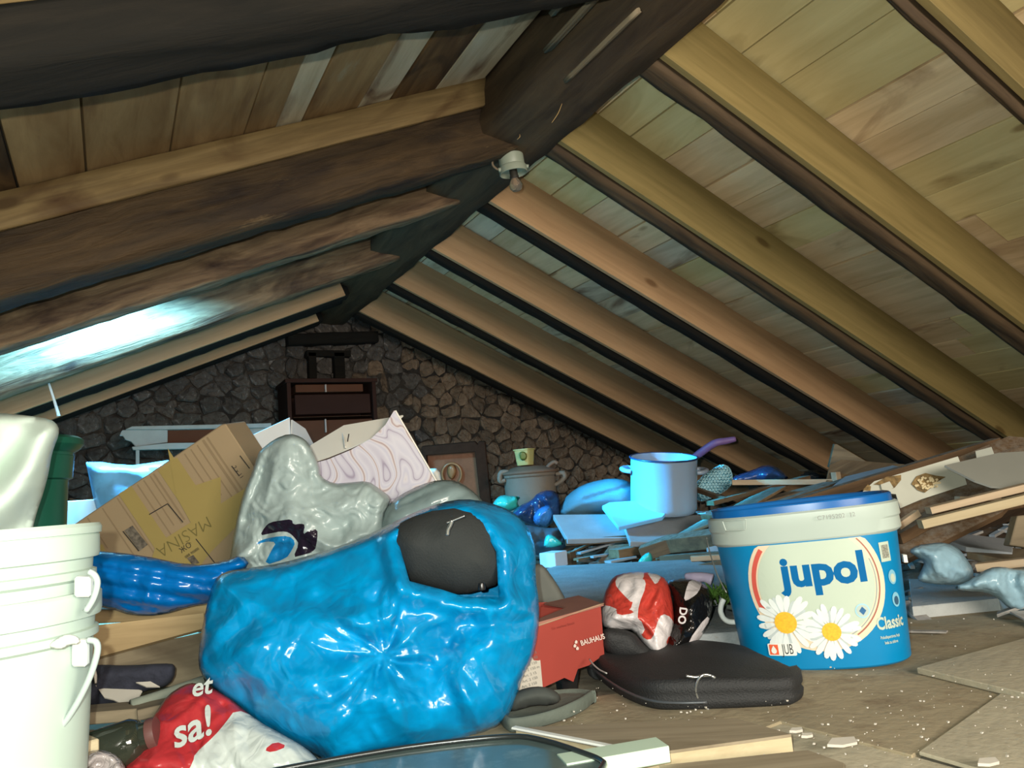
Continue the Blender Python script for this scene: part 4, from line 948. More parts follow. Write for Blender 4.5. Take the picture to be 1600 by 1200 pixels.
# ---- cardboard box with tape
M_card = plain('brown_cardboard', (150, 130, 100), .9, var=.05, scale=3, bump=.15, bscale=30)
M_card_d = plain('brown_cardboard_stripe', (134, 114, 86), .9, var=.05, scale=3)
M_tape = plain('yellowed_packing_tape', (154, 136, 82), .35, var=.05, scale=6)
M_ink = plain('box_ink', (40, 34, 30), .7, var=.1); M_inkg = plain('marker_ink', (104, 94, 48), .7)
DB = 2.20
cb = empty('cardboard_box', tuple(PD(240, 880, DB)), 'brown cardboard box tilted on its corner, patched with yellowed tape', 'box')
slab('body', [PD(x, y, DB) for x, y in ((88, 838), (345, 664), (352, 662), (401, 737), (440, 800), (470, 900), (460, 1000), (352, 1015), (345, 950), (250, 945), (120, 905))], .16, M_card, cb, bev=.003)
dB = lambda lift: (lambda x, y: PD(x, y, DB-lift))
# corrugation lines run from upper left to lower right
e1 = np.array((-.83, .557)); e2 = np.array((.557, .83)); o0 = np.array((345., 666.))
def strip(a, b, c, d):  # along-edge a..b, across c..d (pixels)
    return [tuple(o0+e1*p+e2*q) for p, q in ((a, c), (b, c), (b, d), (a, d))]
for k, (a, b, c, d) in enumerate(((26, 29, 2, 120), (33, 37, 2, 118), (46, 48, 4, 110), (58, 60, 4, 90), (70, 72, 4, 92), (127, 130, 3, 90), (134, 136, 3, 92), (146, 148, 3, 88), (158, 160, 3, 100), (196, 198, 3, 120), (224, 226, 3, 100), (252, 254, 3, 60))):
    decal('crease_line', strip(a, b, c, d), dB(.0014), M_card_d, cb, 20)
_k = 0
for P in (strip(84, 120, 2, 118), strip(168, 192, -1, 145), [(244, 850), (404, 750), (415, 795), (372, 820), (330, 862), (300, 900), (235, 880)], [(262, 700), (300, 760), (345, 745), (345, 790), (300, 820), (275, 775)], [(140, 860), (160, 850), (170, 872), (145, 875)]):
    decal('packing_tape', P, dB(.0018+.0005*_k), M_tape, cb, 16); _k += 1
for a, b in (((233, 804), (262, 787)), ((262, 787), (286, 816)), ((192, 830), (217, 861)), ((306, 842), (336, 880)), ((362, 728), (374, 744)), ((375, 712), (390, 732))):
    a = np.array(a, float); b = np.array(b, float); t = (b-a)/np.hypot(*(b-a)); n_ = np.array((-t[1], t[0]))*.75
    decal('printed_line', [tuple(a+n_), tuple(b+n_), tuple(b-n_), tuple(a-n_)], dB(.0045), M_ink, cb, 10)
decal('printed_picture', [(194, 829), (207, 821), (231, 851), (218, 861)], dB(.0045), plain('print_grey', (96, 88, 76), .7, var=.6, scale=90), cb, 6)
decal('printed_bars', [(292, 872), (302, 867), (312, 880), (300, 882)], dB(.0045), plain('print_grey', 0), cb, 6)
letters('handwriting', 'MAŠINA', 27, dirfn(288, 838, 212, DB, 1.0, .005), M_inkg, cb, bold=-.018, shear=.1)
letters('printing', 'ЖО', 12, dirfn(290, 856, 34, DB, 1.0, .005), M_ink, cb, bold=.0)
letters('printing', '088 90000', 6, dirfn(300, 864, 34, DB, 1.0, .005), M_ink, cb)
letters('printing', '2 x 11', 9, dirfn(372, 738, -54, DB, 1.0, .005), M_ink, cb)
# ---- pale things around it
M_wb2 = plain('white_painted_board', (206, 206, 204), .5, var=.03)
S_('white_box', [(60, 790, 3.0), (104, 782, 3.0), (152, 778, 3.0), (160, 850, 2.95), (60, 850, 2.95)], .2, M_wb2, 'plain white box behind the cardboard box, next to the green bin', 'box', bev=.004)
M_bs = plastic('pale_blue_film', (120, 176, 214), rough=.3, bump=.4, bscale=14)
o = blob('pale_blue_bag', [(134, 722), (160, 722), (178, 725), (208, 727), (230, 724), (262, 719), (290, 722), (280, 800), (200, 830), (152, 810), (145, 775)], 3.0, .07, M_bs, step=5, edge=45, fold=.018, ffreq=1.5, fseed=6, smoothit=0)
tag(o, 'pale blue plastic bag standing behind the cardboard box', 'bag')
bx2 = empty('white_carton', tuple(PD(430, 740, 2.6)), 'white open carton between the cardboard box and the marbled box', 'carton')
slab('side_panel', [PD(367, 693, 2.5), PD(456, 656, 2.62), PD(452, 960, 2.6), PD(400, 975, 2.5)], .006, M_wb2, bx2)
slab('side_panel', [PD(457, 656, 2.622), PD(476, 668, 2.70), PD(496, 693, 2.75), PD(496, 940, 2.75), PD(453, 960, 2.6)], .006, M_wb2, bx2)
# ---- marbled box
mm_, nt, b = nodes('marbled_paper', .5); L = nt.links.new
tc = N(nt, 'ShaderNodeTexCoord'); n1 = N(nt, 'ShaderNodeTexNoise', Scale=4.2, Detail=2.2, Distortion=.8); L(tc.outputs['Object'], n1.inputs['Vector'])
mu = N(nt, 'ShaderNodeMath', operation='MULTIPLY'); L(n1.outputs[0], mu.inputs[0]); mu.inputs[1].default_value = 17.0
fr_ = N(nt, 'ShaderNodeMath', operation='PINGPONG'); L(mu.outputs[0], fr_.inputs[0]); fr_.inputs[1].default_value = 1.0
r_ = ramp(nt, fr_.outputs[0], [(0.0, sl((150, 138, 156))), (.08, sl((188, 182, 194))), (.40, sl((204, 200, 208))), (.62, sl((190, 186, 200))), (.80, sl((206, 200, 204))), (.93, sl((186, 168, 166))), (1.0, sl((150, 124, 124)))])
L(r_.outputs[0], b.inputs['Base Color'])
mb = empty('marbled_box', tuple(PD(580, 760, 2.3)), 'gift box of grey and brown marbled paper with a white stapled flap', 'box')
MBp = [(478, 727), (512, 718), (548, 703), (580, 685), (602, 664), (616, 641), (681, 754), (700, 800), (680, 985), (540, 1000), (500, 900), (489, 748)]
slab('marbled_side', [PD(x, y, 2.25) for x, y in MBp], .006, mm_, mb)
M_cream = plain('cream_card', (214, 210, 198), .6, var=.03)
slab('white_flap', [PD(478, 700, 2.30), PD(541, 672, 2.34), PD(616, 640, 2.26), PD(604, 664, 2.258), PD(582, 685, 2.258), PD(548, 704, 2.258), PD(512, 719, 2.258), PD(477, 728, 2.258)], .005, M_cream, mb)
slab('side_panel', [PD(617, 642, 2.256), PD(682, 755, 2.256), PD(676, 757, 2.45), PD(612, 650, 2.45)], .004, M_cream, mb)
for (x, y) in ((544, 684), (483, 709)): tube('staple', [PD(x+1, y-6, 2.25), PD(x, y, 2.25), PD(x-1, y+6, 2.25)], .0016, M_ink, mb, n=6)
tube('flap_fold', [PD(535, 676, 2.318), PD(538, 688, 2.28), PD(540, 700, 2.256)], .003, M_cream, mb, n=6)
o = blob('small_white_cup', [(668, 732), (682, 732), (688, 738), (691, 760), (676, 765)], 2.9, .02, M_cream, step=3, edge=8, smoothit=0); tag(o, 'small white scrap between the marbled box and the icon', 'scrap')
# ---- white bag with dark and blue print
M_wpb = plastic('white_bag_film', (158, 174, 172), rough=.3, bump=.4, bscale=18, var=.04)
M_pd = plastic('print_near_black', (34, 26, 40), rough=.2, bump=.4, bscale=24); M_pb = plastic('print_blue', (20, 118, 176), rough=.25, bump=.4, bscale=24)
dk = [(406, 837), (414, 823), (422, 816), (440, 813), (456, 811), (458, 820), (470, 818), (477, 820), (473, 836), (482, 829), (496, 826), (496, 842), (492, 862), (470, 868), (458, 871), (467, 850), (462, 842), (452, 832), (440, 830), (420, 834)]
bp_ = [(399, 852), (405, 845), (425, 839), (452, 837), (462, 847), (456, 860), (447, 873), (412, 884), (424, 860), (432, 847), (415, 846)]
wbo = [(352, 905), (360, 868), (364, 842), (372, 800), (381, 768), (394, 738), (402, 712), (406, 704), (428, 686), (452, 677), (470, 682), (482, 692), (492, 712), (498, 728), (500, 745), (522, 756), (545, 754), (575, 751), (592, 763), (611, 777), (606, 795), (601, 806), (608, 830), (590, 900), (590, 1020), (500, 1040), (400, 1030), (372, 960)]
pb = blob('printed_white_bag', wbo, 2.02, .085, M_wpb, step=2.8, edge=80, fold=.026, ffreq=1.7, fseed=41, power=.42, mats=[M_wpb, M_pd, M_pb], fmf=lambda x, y: (1 if ptin(x, y, dk) else (2 if ptin(x, y, bp_) else 0)), cuts=[dk, bp_],
          extra=lambda X, Y: .018*np.exp(-(((X-545)*.5+(Y-795))/16.0)**2)*np.exp(-((X-545)/60.0)**2)+.012*np.abs(np.sin(((X-420)*1.0+(Y-700)*.35)/26.0)))
tag(pb, 'crumpled white plastic bag with dark and blue print behind the blue bag', 'plastic bag')
M_gf = plastic('grey_clear_film', (120, 138, 138), rough=.22, bump=.35, bscale=14)
gb2 = blob('grey_film_bundle', [(585, 850), (596, 805), (612, 782), (640, 765), (672, 752), (700, 749), (722, 755), (745, 772), (760, 790), (770, 830), (770, 960), (700, 1025), (610, 1020)], 2.0, .10, M_gf, step=4, edge=70, fold=.012, ffreq=1.2, fseed=8, extra=lambda X, Y: .010*np.abs(np.sin(((Y-800)+(X-600)*.45)/9.0)))
tag(gb2, 'grey translucent plastic bundle behind the mouth of the blue bag', 'plastic bundle')

# ---- low left: beam, clothes, roll, jar, red bag
Wd['beam'] = wood('sawn_beam', (140, 118, 84), (176, 152, 112), scale=2, stretch=12, rnd=.04, bump=.1)
Wd['dusty'] = wood('dusty_grey_plank', (92, 82, 66), (128, 116, 94), scale=2.2, stretch=10, rnd=.1, bump=.25, streak=(70, 60, 46), streak_amt=.15)
R_('sawn_beam', (100, 975, 1.72), (352, 962, 1.66), .06, .030, Wd['beam'], 'pale sawn beam under the dark blue plastic bundle', 'beam', seg=8, rough=.001)
S_('grey_plank', [(100, 1036, 1.612), (150, 1022, 1.612), (316, 977, 1.612), (345, 970, 1.612), (345, 1040, 1.61), (300, 1060, 1.58), (100, 1090, 1.56)], .02, Wd['dusty'], 'greyed plank on edge under the pale sawn beam', 'plank')
S_('brown_plank', [(90, 984, 1.62), (150, 978, 1.62), (320, 962, 1.62), (316, 984, 1.595), (150, 1030, 1.595), (90, 1045, 1.595)], .016, Wd['beam'], 'brown plank leaning between sawn beam and greyed plank', 'plank')
M_navy = plain('dark_navy_cloth', (38, 40, 52), .95, var=.2, scale=10, bump=.5, bscale=150)
o = blob('dark_trousers', [(100, 1080), (112, 1045), (145, 1038), (200, 1040), (255, 1036), (275, 1038), (272, 1062), (255, 1075), (225, 1080), (215, 1090), (170, 1108), (140, 1115), (110, 1112)], 1.50, .035, M_navy, step=4, edge=25, fold=.014, ffreq=1.8, fseed=2)
tag(o, 'dark navy garment crumpled beside the white buckets', 'clothes')
o = blob('white_strap', [(143, 1040), (149, 1040), (152, 1056), (151, 1073), (147, 1070), (145, 1055)], 1.455, .004, M_wc, step=3, edge=4, smoothit=0); tag(o, 'narrow white strap on the dark garment', 'strap')
o = S_('white_paper_piece', [(154, 1077, 1.45), (162, 1074, 1.45), (215, 1080, 1.44), (220, 1087, 1.44), (206, 1108, 1.40), (190, 1100, 1.41), (175, 1087, 1.42), (163, 1091, 1.43)], .003, M_wc, 'white card piece lying on the dark garment', 'card')
o = S_('white_buckle', [(212, 1066, 1.45), (235, 1064, 1.45), (250, 1073, 1.44), (228, 1072, 1.44)], .003, M_wc, 'small white printed patch on the dark garment', 'patch')
o = tube('grey_roll', [PD(205, 1102, 1.36), PD(255, 1086, 1.40), (PD(318, 1064, 1.44))], .010, plain('grey_foam', (110, 116, 104), .9, bump=.3), n=14, sub=2); tag(o, 'thin grey foam roll beside the red and white bag', 'roll')
R_('short_plank', (214, 1122, 1.34), (330, 1095, 1.40), .05, .018, Wd['dusty'], 'short dusty plank under the grey foam roll', 'plank')
R_('dark_plank', (70, 1132, 1.33), (235, 1118, 1.36), .06, .02, Wd['dusty'], 'dusty plank in front of the dark garment', 'plank')
M_jar = plain('dark_olive_glass', (40, 44, 36), .08, var=.2, spec=.8)
jc = PD(185, 1165, 1.22); jar = empty('glass_jar', tuple(jc), 'dark olive glass jar lying at the lower left', 'jar')
lathe('body', [(0, -.045), (.03, -.045), (.034, -.04), (.034, .022), (.028, .034), (.022, .038), (.022, .046), (.018, .046), (.018, .03), (0, .03)], Matrix.Translation(jc) @ Matrix.Rotation(1.35, 4, Vector((.3, .9, 0)).normalized()), M_jar, jar, n=36)
lathe('lid', [(0, .047), (.024, .047), (.0245, .052), (.0235, .06), (0, .061)], Matrix.Translation(jc) @ Matrix.Rotation(1.35, 4, Vector((.3, .9, 0)).normalized()), plain('jar_lid', (92, 60, 56), .4), jar, n=30)
o = board('corrugated_sheet', PD(70, 1158, 1.24), PD(142, 1154, 1.26), .05, .008, plain('corrugated_card', (140, 128, 100), .9)); tag(o, 'piece of ribbed card beside the lower white bucket', 'card')
cs = o
for k in range(9):
    a = PD(88+k*5.4, 1142, 1.27); b_ = PD(88+k*5.4, 1163, 1.225)
    tube('rib', [a+np.array([0, 0, .005]), (a+b_)/2+np.array([0, 0, .003]), b_+np.array([0, 0, .001])], .0018, MC['corrugated_card'], cs, n=5, sub=1)
o = box('wood_block', PD(104, 1205, 1.16), (.075, .05, .040), Wd['pine'], rot=.35); tag(o, 'small pale pine block at the bottom left corner', 'block')
M_clr = plastic('clear_film', (150, 142, 140), rough=.12, bump=.6, bscale=40)
o = blob('clear_plastic_bag', [(122, 1210), (128, 1180), (150, 1170), (178, 1176), (194, 1192), (200, 1215)], 1.15, .03, M_clr, step=3, edge=16, fold=.008, ffreq=3, fseed=4); tag(o, 'clear crinkled plastic scrap at the bottom left', 'plastic')
M_rb2 = plastic('deep_red_film', (156, 42, 46), rough=.3, bump=.35, bscale=22, var=.06); M_wf2 = plastic('greyish_white_film', (176, 184, 180), rough=.3, bump=.4, bscale=22)
rwo = [(188, 1215), (196, 1192), (214, 1165), (232, 1132), (245, 1110), (262, 1086), (286, 1070), (305, 1066), (345, 1080), (400, 1125), (450, 1152), (480, 1170), (500, 1190), (480, 1215)]
wh = [(368, 1108), (400, 1120), (450, 1140), (520, 1180), (500, 1220), (285, 1220), (302, 1190), (304, 1178), (335, 1150), (352, 1130)]
rst = [(412, 1172), (430, 1158), (450, 1166), (425, 1176)]
rwb = blob('red_white_bag', rwo, 1.27, .035, M_rb2, step=3.4, edge=30, fold=.010, ffreq=1.6, fseed=14, mats=[M_rb2, M_wf2], fmf=lambda x, y: 1 if (ptin(x, y, wh) and not ptin(x, y, rst)) else 0, cuts=[wh, rst], dfun=lambda X, Y: 1.27-.0010*(Y-1150))
tag(rwb, 'red and white supermarket bag squashed under the blue bag', 'carrier bag')
for tx, x, y, sz, an in (('sa!', 296, 1140, 62, 22), ('et', 312, 1074, 40, 12)):
    letters('lettering', tx, sz, dirfn(x, y, an, lambda a, b_: 1.27-.0010*(b_-1150)-.048, 1.0, 0), M_wf2, rwb, bold=.02, shear=.35)

# ---- against the gable wall
M_cab = plain('dark_brown_veneer', (56, 36, 30), .85, var=.12, scale=6, spec=.1); M_cab2 = plain('reddish_brown_veneer', (92, 58, 42), .85, var=.12, scale=6, spec=.1)
YC = 4.74
ca = PY(450, 800, YC); cb_ = PY(586, 596, YC)
cab = empty('brown_cabinet', (float(ca[0]), YC, 0), 'dark brown veneered cabinet standing against the stone wall', 'cabinet')
def cbox(name, x0, y0, x1, y1, ya, yb, m, par=cab):
    a = PY(x0, y1, ya); b_ = PY(x1, y0, ya)
    return box(name, ((a[0]+b_[0])/2, (ya+yb)/2, a[2]), (b_[0]-a[0], yb-ya, b_[2]-a[2]), m, par, bev=.003)
hz = PY(520, 592, YC)[2]
x0, x1 = PY(448, 600, YC)[0], PY(587, 600, YC)[0]
box('side_panel', (x0+.012, YC+.15, 0), (.024, .3, hz-.02), M_cab, cab); box('side_panel', (x1-.012, YC+.15, 0), (.024, .3, hz-.02), M_cab, cab)
box('top_panel', ((x0+x1)/2, YC+.15, hz-.022), (x1-x0+.02, .32, .024), M_cab, cab)
box('back_panel', ((x0+x1)/2, YC+.29, 0), (x1-x0-.06, .012, hz-.03), M_cab, cab)
dr = cbox('drawer', 462, 600, 567, 613, YC+.01, YC+.28, M_cab2); 
for (ya, yb, xx) in ((601, 613, 507), (655, 676, 507)):
    a = PY(xx, yb, YC); b_ = PY(xx+2.5, ya, YC); 
    h = box('handle', ((a[0]+b_[0])/2, YC-.008, a[2]), (.010, .016, b_[2]-a[2]), plain('pale_handle', (176, 160, 150), .3), dr if ya < 620 else cab)
cbox('cabinet_front', 462, 615, 578, 648, YC+.012, YC+.03, M_cab)  # dark panel standing in for the dark open recess
cbox('shelf_edge', 459, 649, 580, 652, YC-.004, YC+.28, M_cab2)
cbox('cabinet_front', 462, 654, 582, 800, YC+.012, YC+.03, M_cab2)
# white overmantel
M_mant = plain('chalky_white_paint', (150, 156, 152), .6, var=.08, scale=14, dirt=(110, 112, 106), dirt_amt=.25)
YM = 4.66
man = empty('old_shelf_unit', tuple(PY(190, 740, YM)), 'old white painted shelf front with a scrolled end at the back left', 'shelf')
def pslab(name, pts, ya, t, m, par=man): return slab(name, [PY(x, y, ya) for x, y in pts], t, m, par, back=(0, 1, 0), bev=.002)
pslab('top_board', [(196, 671), (206, 666), (424, 661), (424, 668), (262, 671)], YM-.03, .2, M_mant)
pslab('scrolled_end', [(188, 677), (191, 672), (262, 670), (262, 691), (212, 698), (205, 690), (196, 687), (192, 681), (187, 681)], YM, .03, M_mant)
pslab('brown_panel', [(262, 671), (344, 669), (344, 690), (262, 692)], YM+.02, .02, M_cab2)
pslab('white_panel', [(344, 669), (424, 667), (424, 694), (344, 692)], YM+.005, .03, M_mant)
pslab('lower_rail', [(206, 698), (262, 692), (424, 690), (424, 698), (300, 701), (208, 703)], YM-.015, .05, M_mant)
pslab('leg', [(212, 703), (218, 703), (218, 800), (212, 800)], YM, .03, M_mant)
pslab('leg', [(395, 698), (401, 698), (401, 800), (395, 800)], YM, .03, M_mant)
# icon
M_fr = plain('dark_carved_frame', (56, 38, 28), .85, spec=.1, var=.2, scale=20, bump=.5, bscale=60); M_gilt = plain('brown_gilt_sheet', (128, 82, 56), .5, spec=.25, var=.22, scale=12, bump=.5, bscale=50)
DI = 4.55
ic = empty('framed_icon', tuple(PD(715, 790, DI)), 'old embossed icon of a haloed head in a dark frame by the wall', 'icon')
def islab(name, pts, d, t, m): return slab(name, [PD(x, y, d) for x, y in pts], t, m, ic, bev=.004)
islab('icon_panel', [(666, 708), (744, 704), (758, 800), (672, 800)], DI, .02, M_gilt)
islab('frame_rail', [(658, 698), (742, 690), (752, 700), (748, 706), (662, 712)], DI-.06, .06, M_fr)
islab('frame_rail', [(748, 690), (758, 690), (768, 790), (764, 800), (752, 800), (742, 706)], DI-.06, .06, M_fr)
islab('frame_rail', [(658, 700), (666, 706), (672, 800), (664, 800)], DI-.06, .06, M_fr)
hal = [PD(706+15*math.sin(a), 741-17*math.cos(a), DI-.012) for a in np.linspace(-2.3, 2.3, 14)]
tube('halo', hal, .008, plain('worn_gilt', (150, 104, 66), .3, var=.1), ic, n=8)
blob('embossed_head', [(700, 728), (706, 725), (712, 728), (714, 737), (711, 746), (706, 750), (701, 746), (698, 737)], DI-.005, .02, plain('worn_gilt', 0), ic, step=2.5, edge=6)
blob('embossed_figure', [(696, 752), (704, 750), (712, 751), (720, 760), (724, 795), (690, 795), (690, 762)], DI-.003, .02, M_gilt, ic, step=3, edge=8)
# old lidded pot with the little flower pot on it
M_op = plain('dusty_grey_enamel', (124, 112, 98), .7, var=.1, scale=6, dirt=(104, 90, 74), dirt_amt=.35); M_opl = plain('rusty_brown_lid', (122, 98, 80), .75, var=.15, scale=8)
DP = 4.25; pc = PD(832, 800, DP); sc = DP/FPX
pot2 = empty('old_lidded_pot', tuple(pc), 'large old grey pot with a dusty lid near the stone wall', 'pot')
PM = Matrix.Translation(pc); ph = (800-741)*sc
lathe('body', [(0, 0), (.128, 0), (.14, .012), (.142, ph-.02), (.150, ph-.012), (.152, ph), (.145, ph+.002), (.14, ph-.01), (.135, .02), (0, .02)], PM, M_op, pot2, n=48)
lathe('lid', [(.158, ph+.002), (.162, ph+.008), (.158, ph+.014), (.145, ph+.020), (.09, ph+.040), (.03, ph+.050), (0, ph+.052)], PM, M_opl, pot2, n=48)
tube('lid_grip', [PD(854, 733, DP-.02), PD(858, 727, DP-.02), (PD(866, 722, DP-.02)), PD(871, 724, DP-.02)], .011, M_opl, pot2, n=8)
for sx, pts in ((-1, [(790, 750), (782, 752), (781, 744), (784, 738), (795, 737)]), (1, [(866, 758), (876, 752), (882, 745), (880, 739), (868, 741)])):
    tube('handle', [PD(x, y, DP-.03) for x, y in pts], .013, M_op, pot2, n=8, radii=[.01, .014, .014, .014, .01])
fp = PD(821, 727, DP-.02); fpo = empty('small_plastic_pot', tuple(fp), 'small pale yellow plastic pot with green print on the old pot lid', 'pot')
M_fp_ = plain('pale_yellow_plastic', (196, 188, 124), .4, var=.08); 
lathe('body', [(0, 0), (.036, 0), (.038, .003), (.046, .080), (.051, .082), (.051, .088), (.046, .088), (.040, .02), (0, .01)], Matrix.Translation(fp) @ Matrix.Rotation(.6, 4, 'Z'), M_fp_, fpo, n=32, sq=(1, 1, 5))
blob('green_print', [(812, 706), (819, 705), (824, 711), (822, 719), (815, 720), (811, 713)], DP-.075, .002, plain('olive_green_print', (112, 116, 48), .5, var=.2), fpo, step=3, edge=3)
# ---- plastic and cloth heap left of the pot
M_teal = plastic('teal_film', (60, 190, 180), rough=.2, bump=.4, bscale=16); M_dbl = plastic('dark_blue_film', (38, 62, 100), rough=.2, bump=.5, bscale=20); M_gcl = plain('grey_blue_cloth', (64, 80, 92), .95, var=.2, bump=.5)
def BB(name, P, d, t, m, lab, cat, **k):
    k.setdefault('step', 4); k.setdefault('edge', 18)
    o = blob(name, P, d, t, m, **k); tag(o, lab, cat); return o
BB('teal_bag', [(767, 793), (774, 780), (784, 773), (800, 775), (814, 776), (808, 784), (812, 793), (795, 800), (780, 800)], 3.9, .06, M_teal, 'bright teal plastic bag beside the old lidded pot', 'plastic bag', fold=.02, ffreq=3)
BB('dark_blue_bag', [(800, 800), (812, 790), (830, 782), (840, 770), (858, 765), (872, 770), (876, 790), (878, 805), (862, 818), (850, 828), (830, 822), (812, 815), (800, 812)], 3.75, .08, M_dbl, 'dark blue crumpled plastic bag in front of the old lidded pot', 'plastic bag', fold=.035, ffreq=3, fseed=7)
BB('mid_blue_bag', [(838, 798), (850, 790), (862, 790), (865, 808), (856, 824), (838, 822), (832, 810)], 3.66, .05, plastic('mid_blue_film', (60, 120, 180), rough=.16, bump=.5, bscale=24), 'small mid blue plastic bag on the dark blue one', 'plastic bag', fold=.02, ffreq=4, fseed=17)
BB('grey_rags', [(800, 815), (830, 822), (860, 826), (885, 822), (890, 850), (870, 866), (830, 868), (806, 850)], 3.6, .06, M_gcl, 'grey blue rags beside the tilted boards', 'rags', fold=.04, ffreq=3, fseed=23)
BB('turquoise_scrap', [(850, 846), (854, 835), (864, 836), (876, 846), (882, 850), (866, 856), (850, 855)], 3.45, .03, M_teal, 'small turquoise plastic scrap on the grey rags', 'plastic', fold=.012, ffreq=4, edge=8, step=3)
M_sack = plain('blue_grey_canvas', (84, 118, 130), .9, var=.07, scale=6, bump=.4, bscale=120)
BB('canvas_sack', [(872, 803), (876, 788), (888, 772), (910, 757), (940, 749), (965, 747), (985, 753), (1000, 765), (1005, 800), (985, 815), (920, 812), (885, 812)], 3.75, .16, M_sack, 'stuffed blue grey canvas sack behind the enamel pot', 'sack', edge=40, fold=.012, ffreq=1.5, fseed=3,
   extra=lambda X, Y: -.02*np.exp(-((Y-(790-(X-880)*.3))/2.5)**2)*np.clip((X-890)/30, 0, 1))
# ---- the enamel pot
DE = 3.55; ez = DE/FPX
pc = PD(1037, 798, DE); up_e = Rw @ np.array([0.0, 1.0, 0.0]); up_e = Vector(up_e)
vd = Vector(ray(1037, 750)).normalized()      # lean: the rim tips towards the camera by about 9 degrees
side = vd.cross(up_e).normalized(); upp = (side.cross(vd)).normalized(); upp = (upp*math.cos(math.radians(9.5))-vd*math.sin(math.radians(9.5))).normalized()
side = (Matrix.Rotation(math.radians(0), 3, upp) @ side); fw = upp.cross(side)
EM = Matrix(((side[0], fw[0], upp[0], pc[0]), (side[1], fw[1], upp[1], pc[1]), (side[2], fw[2], upp[2], pc[2]), (0, 0, 0, 1)))
rE = 51*ez; hE = 84*ez
M_en = plain('white_enamel', (134, 145, 158), .28, var=.05, scale=7, dirt=(110, 122, 138), dirt_amt=.2, spec=.5); M_enr = plain('blue_black_rim', (30, 44, 70), .3)
epot = empty('enamel_pot', tuple(pc), 'tall white enamel cooking pot without a lid on the board pile', 'pot')
lathe('body', [(0, 0), (rE*.93, 0), (rE*.985, .012), (rE*1.0, .03), (rE*1.0, hE-.006), (rE*1.02, hE), (rE*.985, hE+.001), (rE*.975, hE-.01), (rE*.97, .03), (rE*.9, .012), (0, .012)], EM, M_en, epot, n=72)
rp = [EM @ Vector((rE*1.02*math.cos(a), rE*1.02*math.sin(a), hE)) for a in np.linspace(0, 2*math.pi, 48, endpoint=False)]
tube('rim', rp, .0042, M_enr, epot, n=8, closed=True, sub=1)
for s_ in (-1, 1):
    hp = [EM @ Vector((s_*(rE*x), y, hE-.06+z)) for x, y, z in ((.98, -.055, 0), (1.14, -.05, .002), (1.28, 0, .004), (1.14, .05, .002), (.98, .055, 0))]
    tube('handle', hp, .010, M_en, epot, n=10)
M_vi = plain('violet_plastic', (120, 92, 140), .5, var=.08)
o = tube('violet_tool_handle', [PD(1074, 722, 4.0), PD(1094, 708, 3.95), PD(1116, 693, 3.9), PD(1134, 689, 3.9), PD(1149, 686, 3.9)], .017, M_vi, n=10, radii=[.014, .020, .019, .017, .013]); tag(o, 'bent violet plastic handle sticking up behind the enamel pot', 'handle')
M_net = plastic('cyan_net', (90, 190, 220), rough=.4, bump=1.0, bscale=60, distance=.01)
NB = [(1086, 772), (1088, 755), (1100, 742), (1116, 732), (1128, 725), (1140, 730), (1145, 745), (1142, 760), (1125, 772), (1108, 780), (1092, 784)]
net = BB('net_bag', [(1086, 772), (1088, 755), (1100, 742), (1116, 732), (1128, 725), (1140, 730), (1145, 745), (1142, 760), (1125, 772), (1108, 780), (1092, 784)], 3.75, .08, M_net, 'cyan mesh net bag to the right of the enamel pot', 'net bag', fold=.02, ffreq=3, fseed=5)
nm = blob('netting', NB, 3.745, .088, plain('net_cord', (170, 220, 232), .6), net, step=5, edge=18, fold=.02, ffreq=3, fseed=5)
wm = nm.modifiers.new('w', 'WIREFRAME'); wm.thickness = .005
BB('shiny_blue_bag', [(1142, 750), (1150, 742), (1175, 735), (1195, 726), (1212, 728), (1225, 738), (1234, 750), (1190, 756), (1150, 757)], 3.9, .08, M_dbl, 'shiny dark blue plastic bag behind the thin stick', 'plastic bag', fold=.025, ffreq=3, fseed=11)
BB('grey_film_scrap', [(1248, 752), (1252, 738), (1270, 733), (1290, 738), (1302, 750), (1290, 757), (1262, 757)], 3.8, .05, M_blf, 'dark crumpled film scrap at the far end of the stick', 'plastic', fold=.02, ffreq=4, fseed=3)
# ---- the heap of boards
Wd['db'] = wood('dusty_board', (84, 66, 46), (126, 104, 76), scale=2.4, stretch=10, rnd=.15, bump=.3, dust=(160, 158, 150))
Wd['db2'] = wood('brown_dusty_board', (70, 52, 36), (108, 84, 58), scale=2.4, stretch=10, rnd=.15, bump=.3, dust=(138, 132, 120))
Wd['fresh'] = wood('fresh_split_wood', (160, 138, 112), (188, 168, 140), scale=2, stretch=14, rnd=.05, bump=.15)
M_wd = plain('white_dusty_panel', (146, 152, 156), .9, var=.08, scale=12, bump=.4, bscale=80, dirt=(130, 128, 122), dirt_amt=.2)
G = 'boards of the heap'
M_wd2 = plain('pale_dusty_floor_sheet', (140, 146, 148), .95, var=.12, scale=14, bump=1.0, bscale=90, dirt=(122, 118, 110), dirt_amt=.3)
def PZ2(x, y, z=.12):
    p = PZ(x, y, z); return (x, y, float(-(Rw.T @ (p-CAM))[2]))
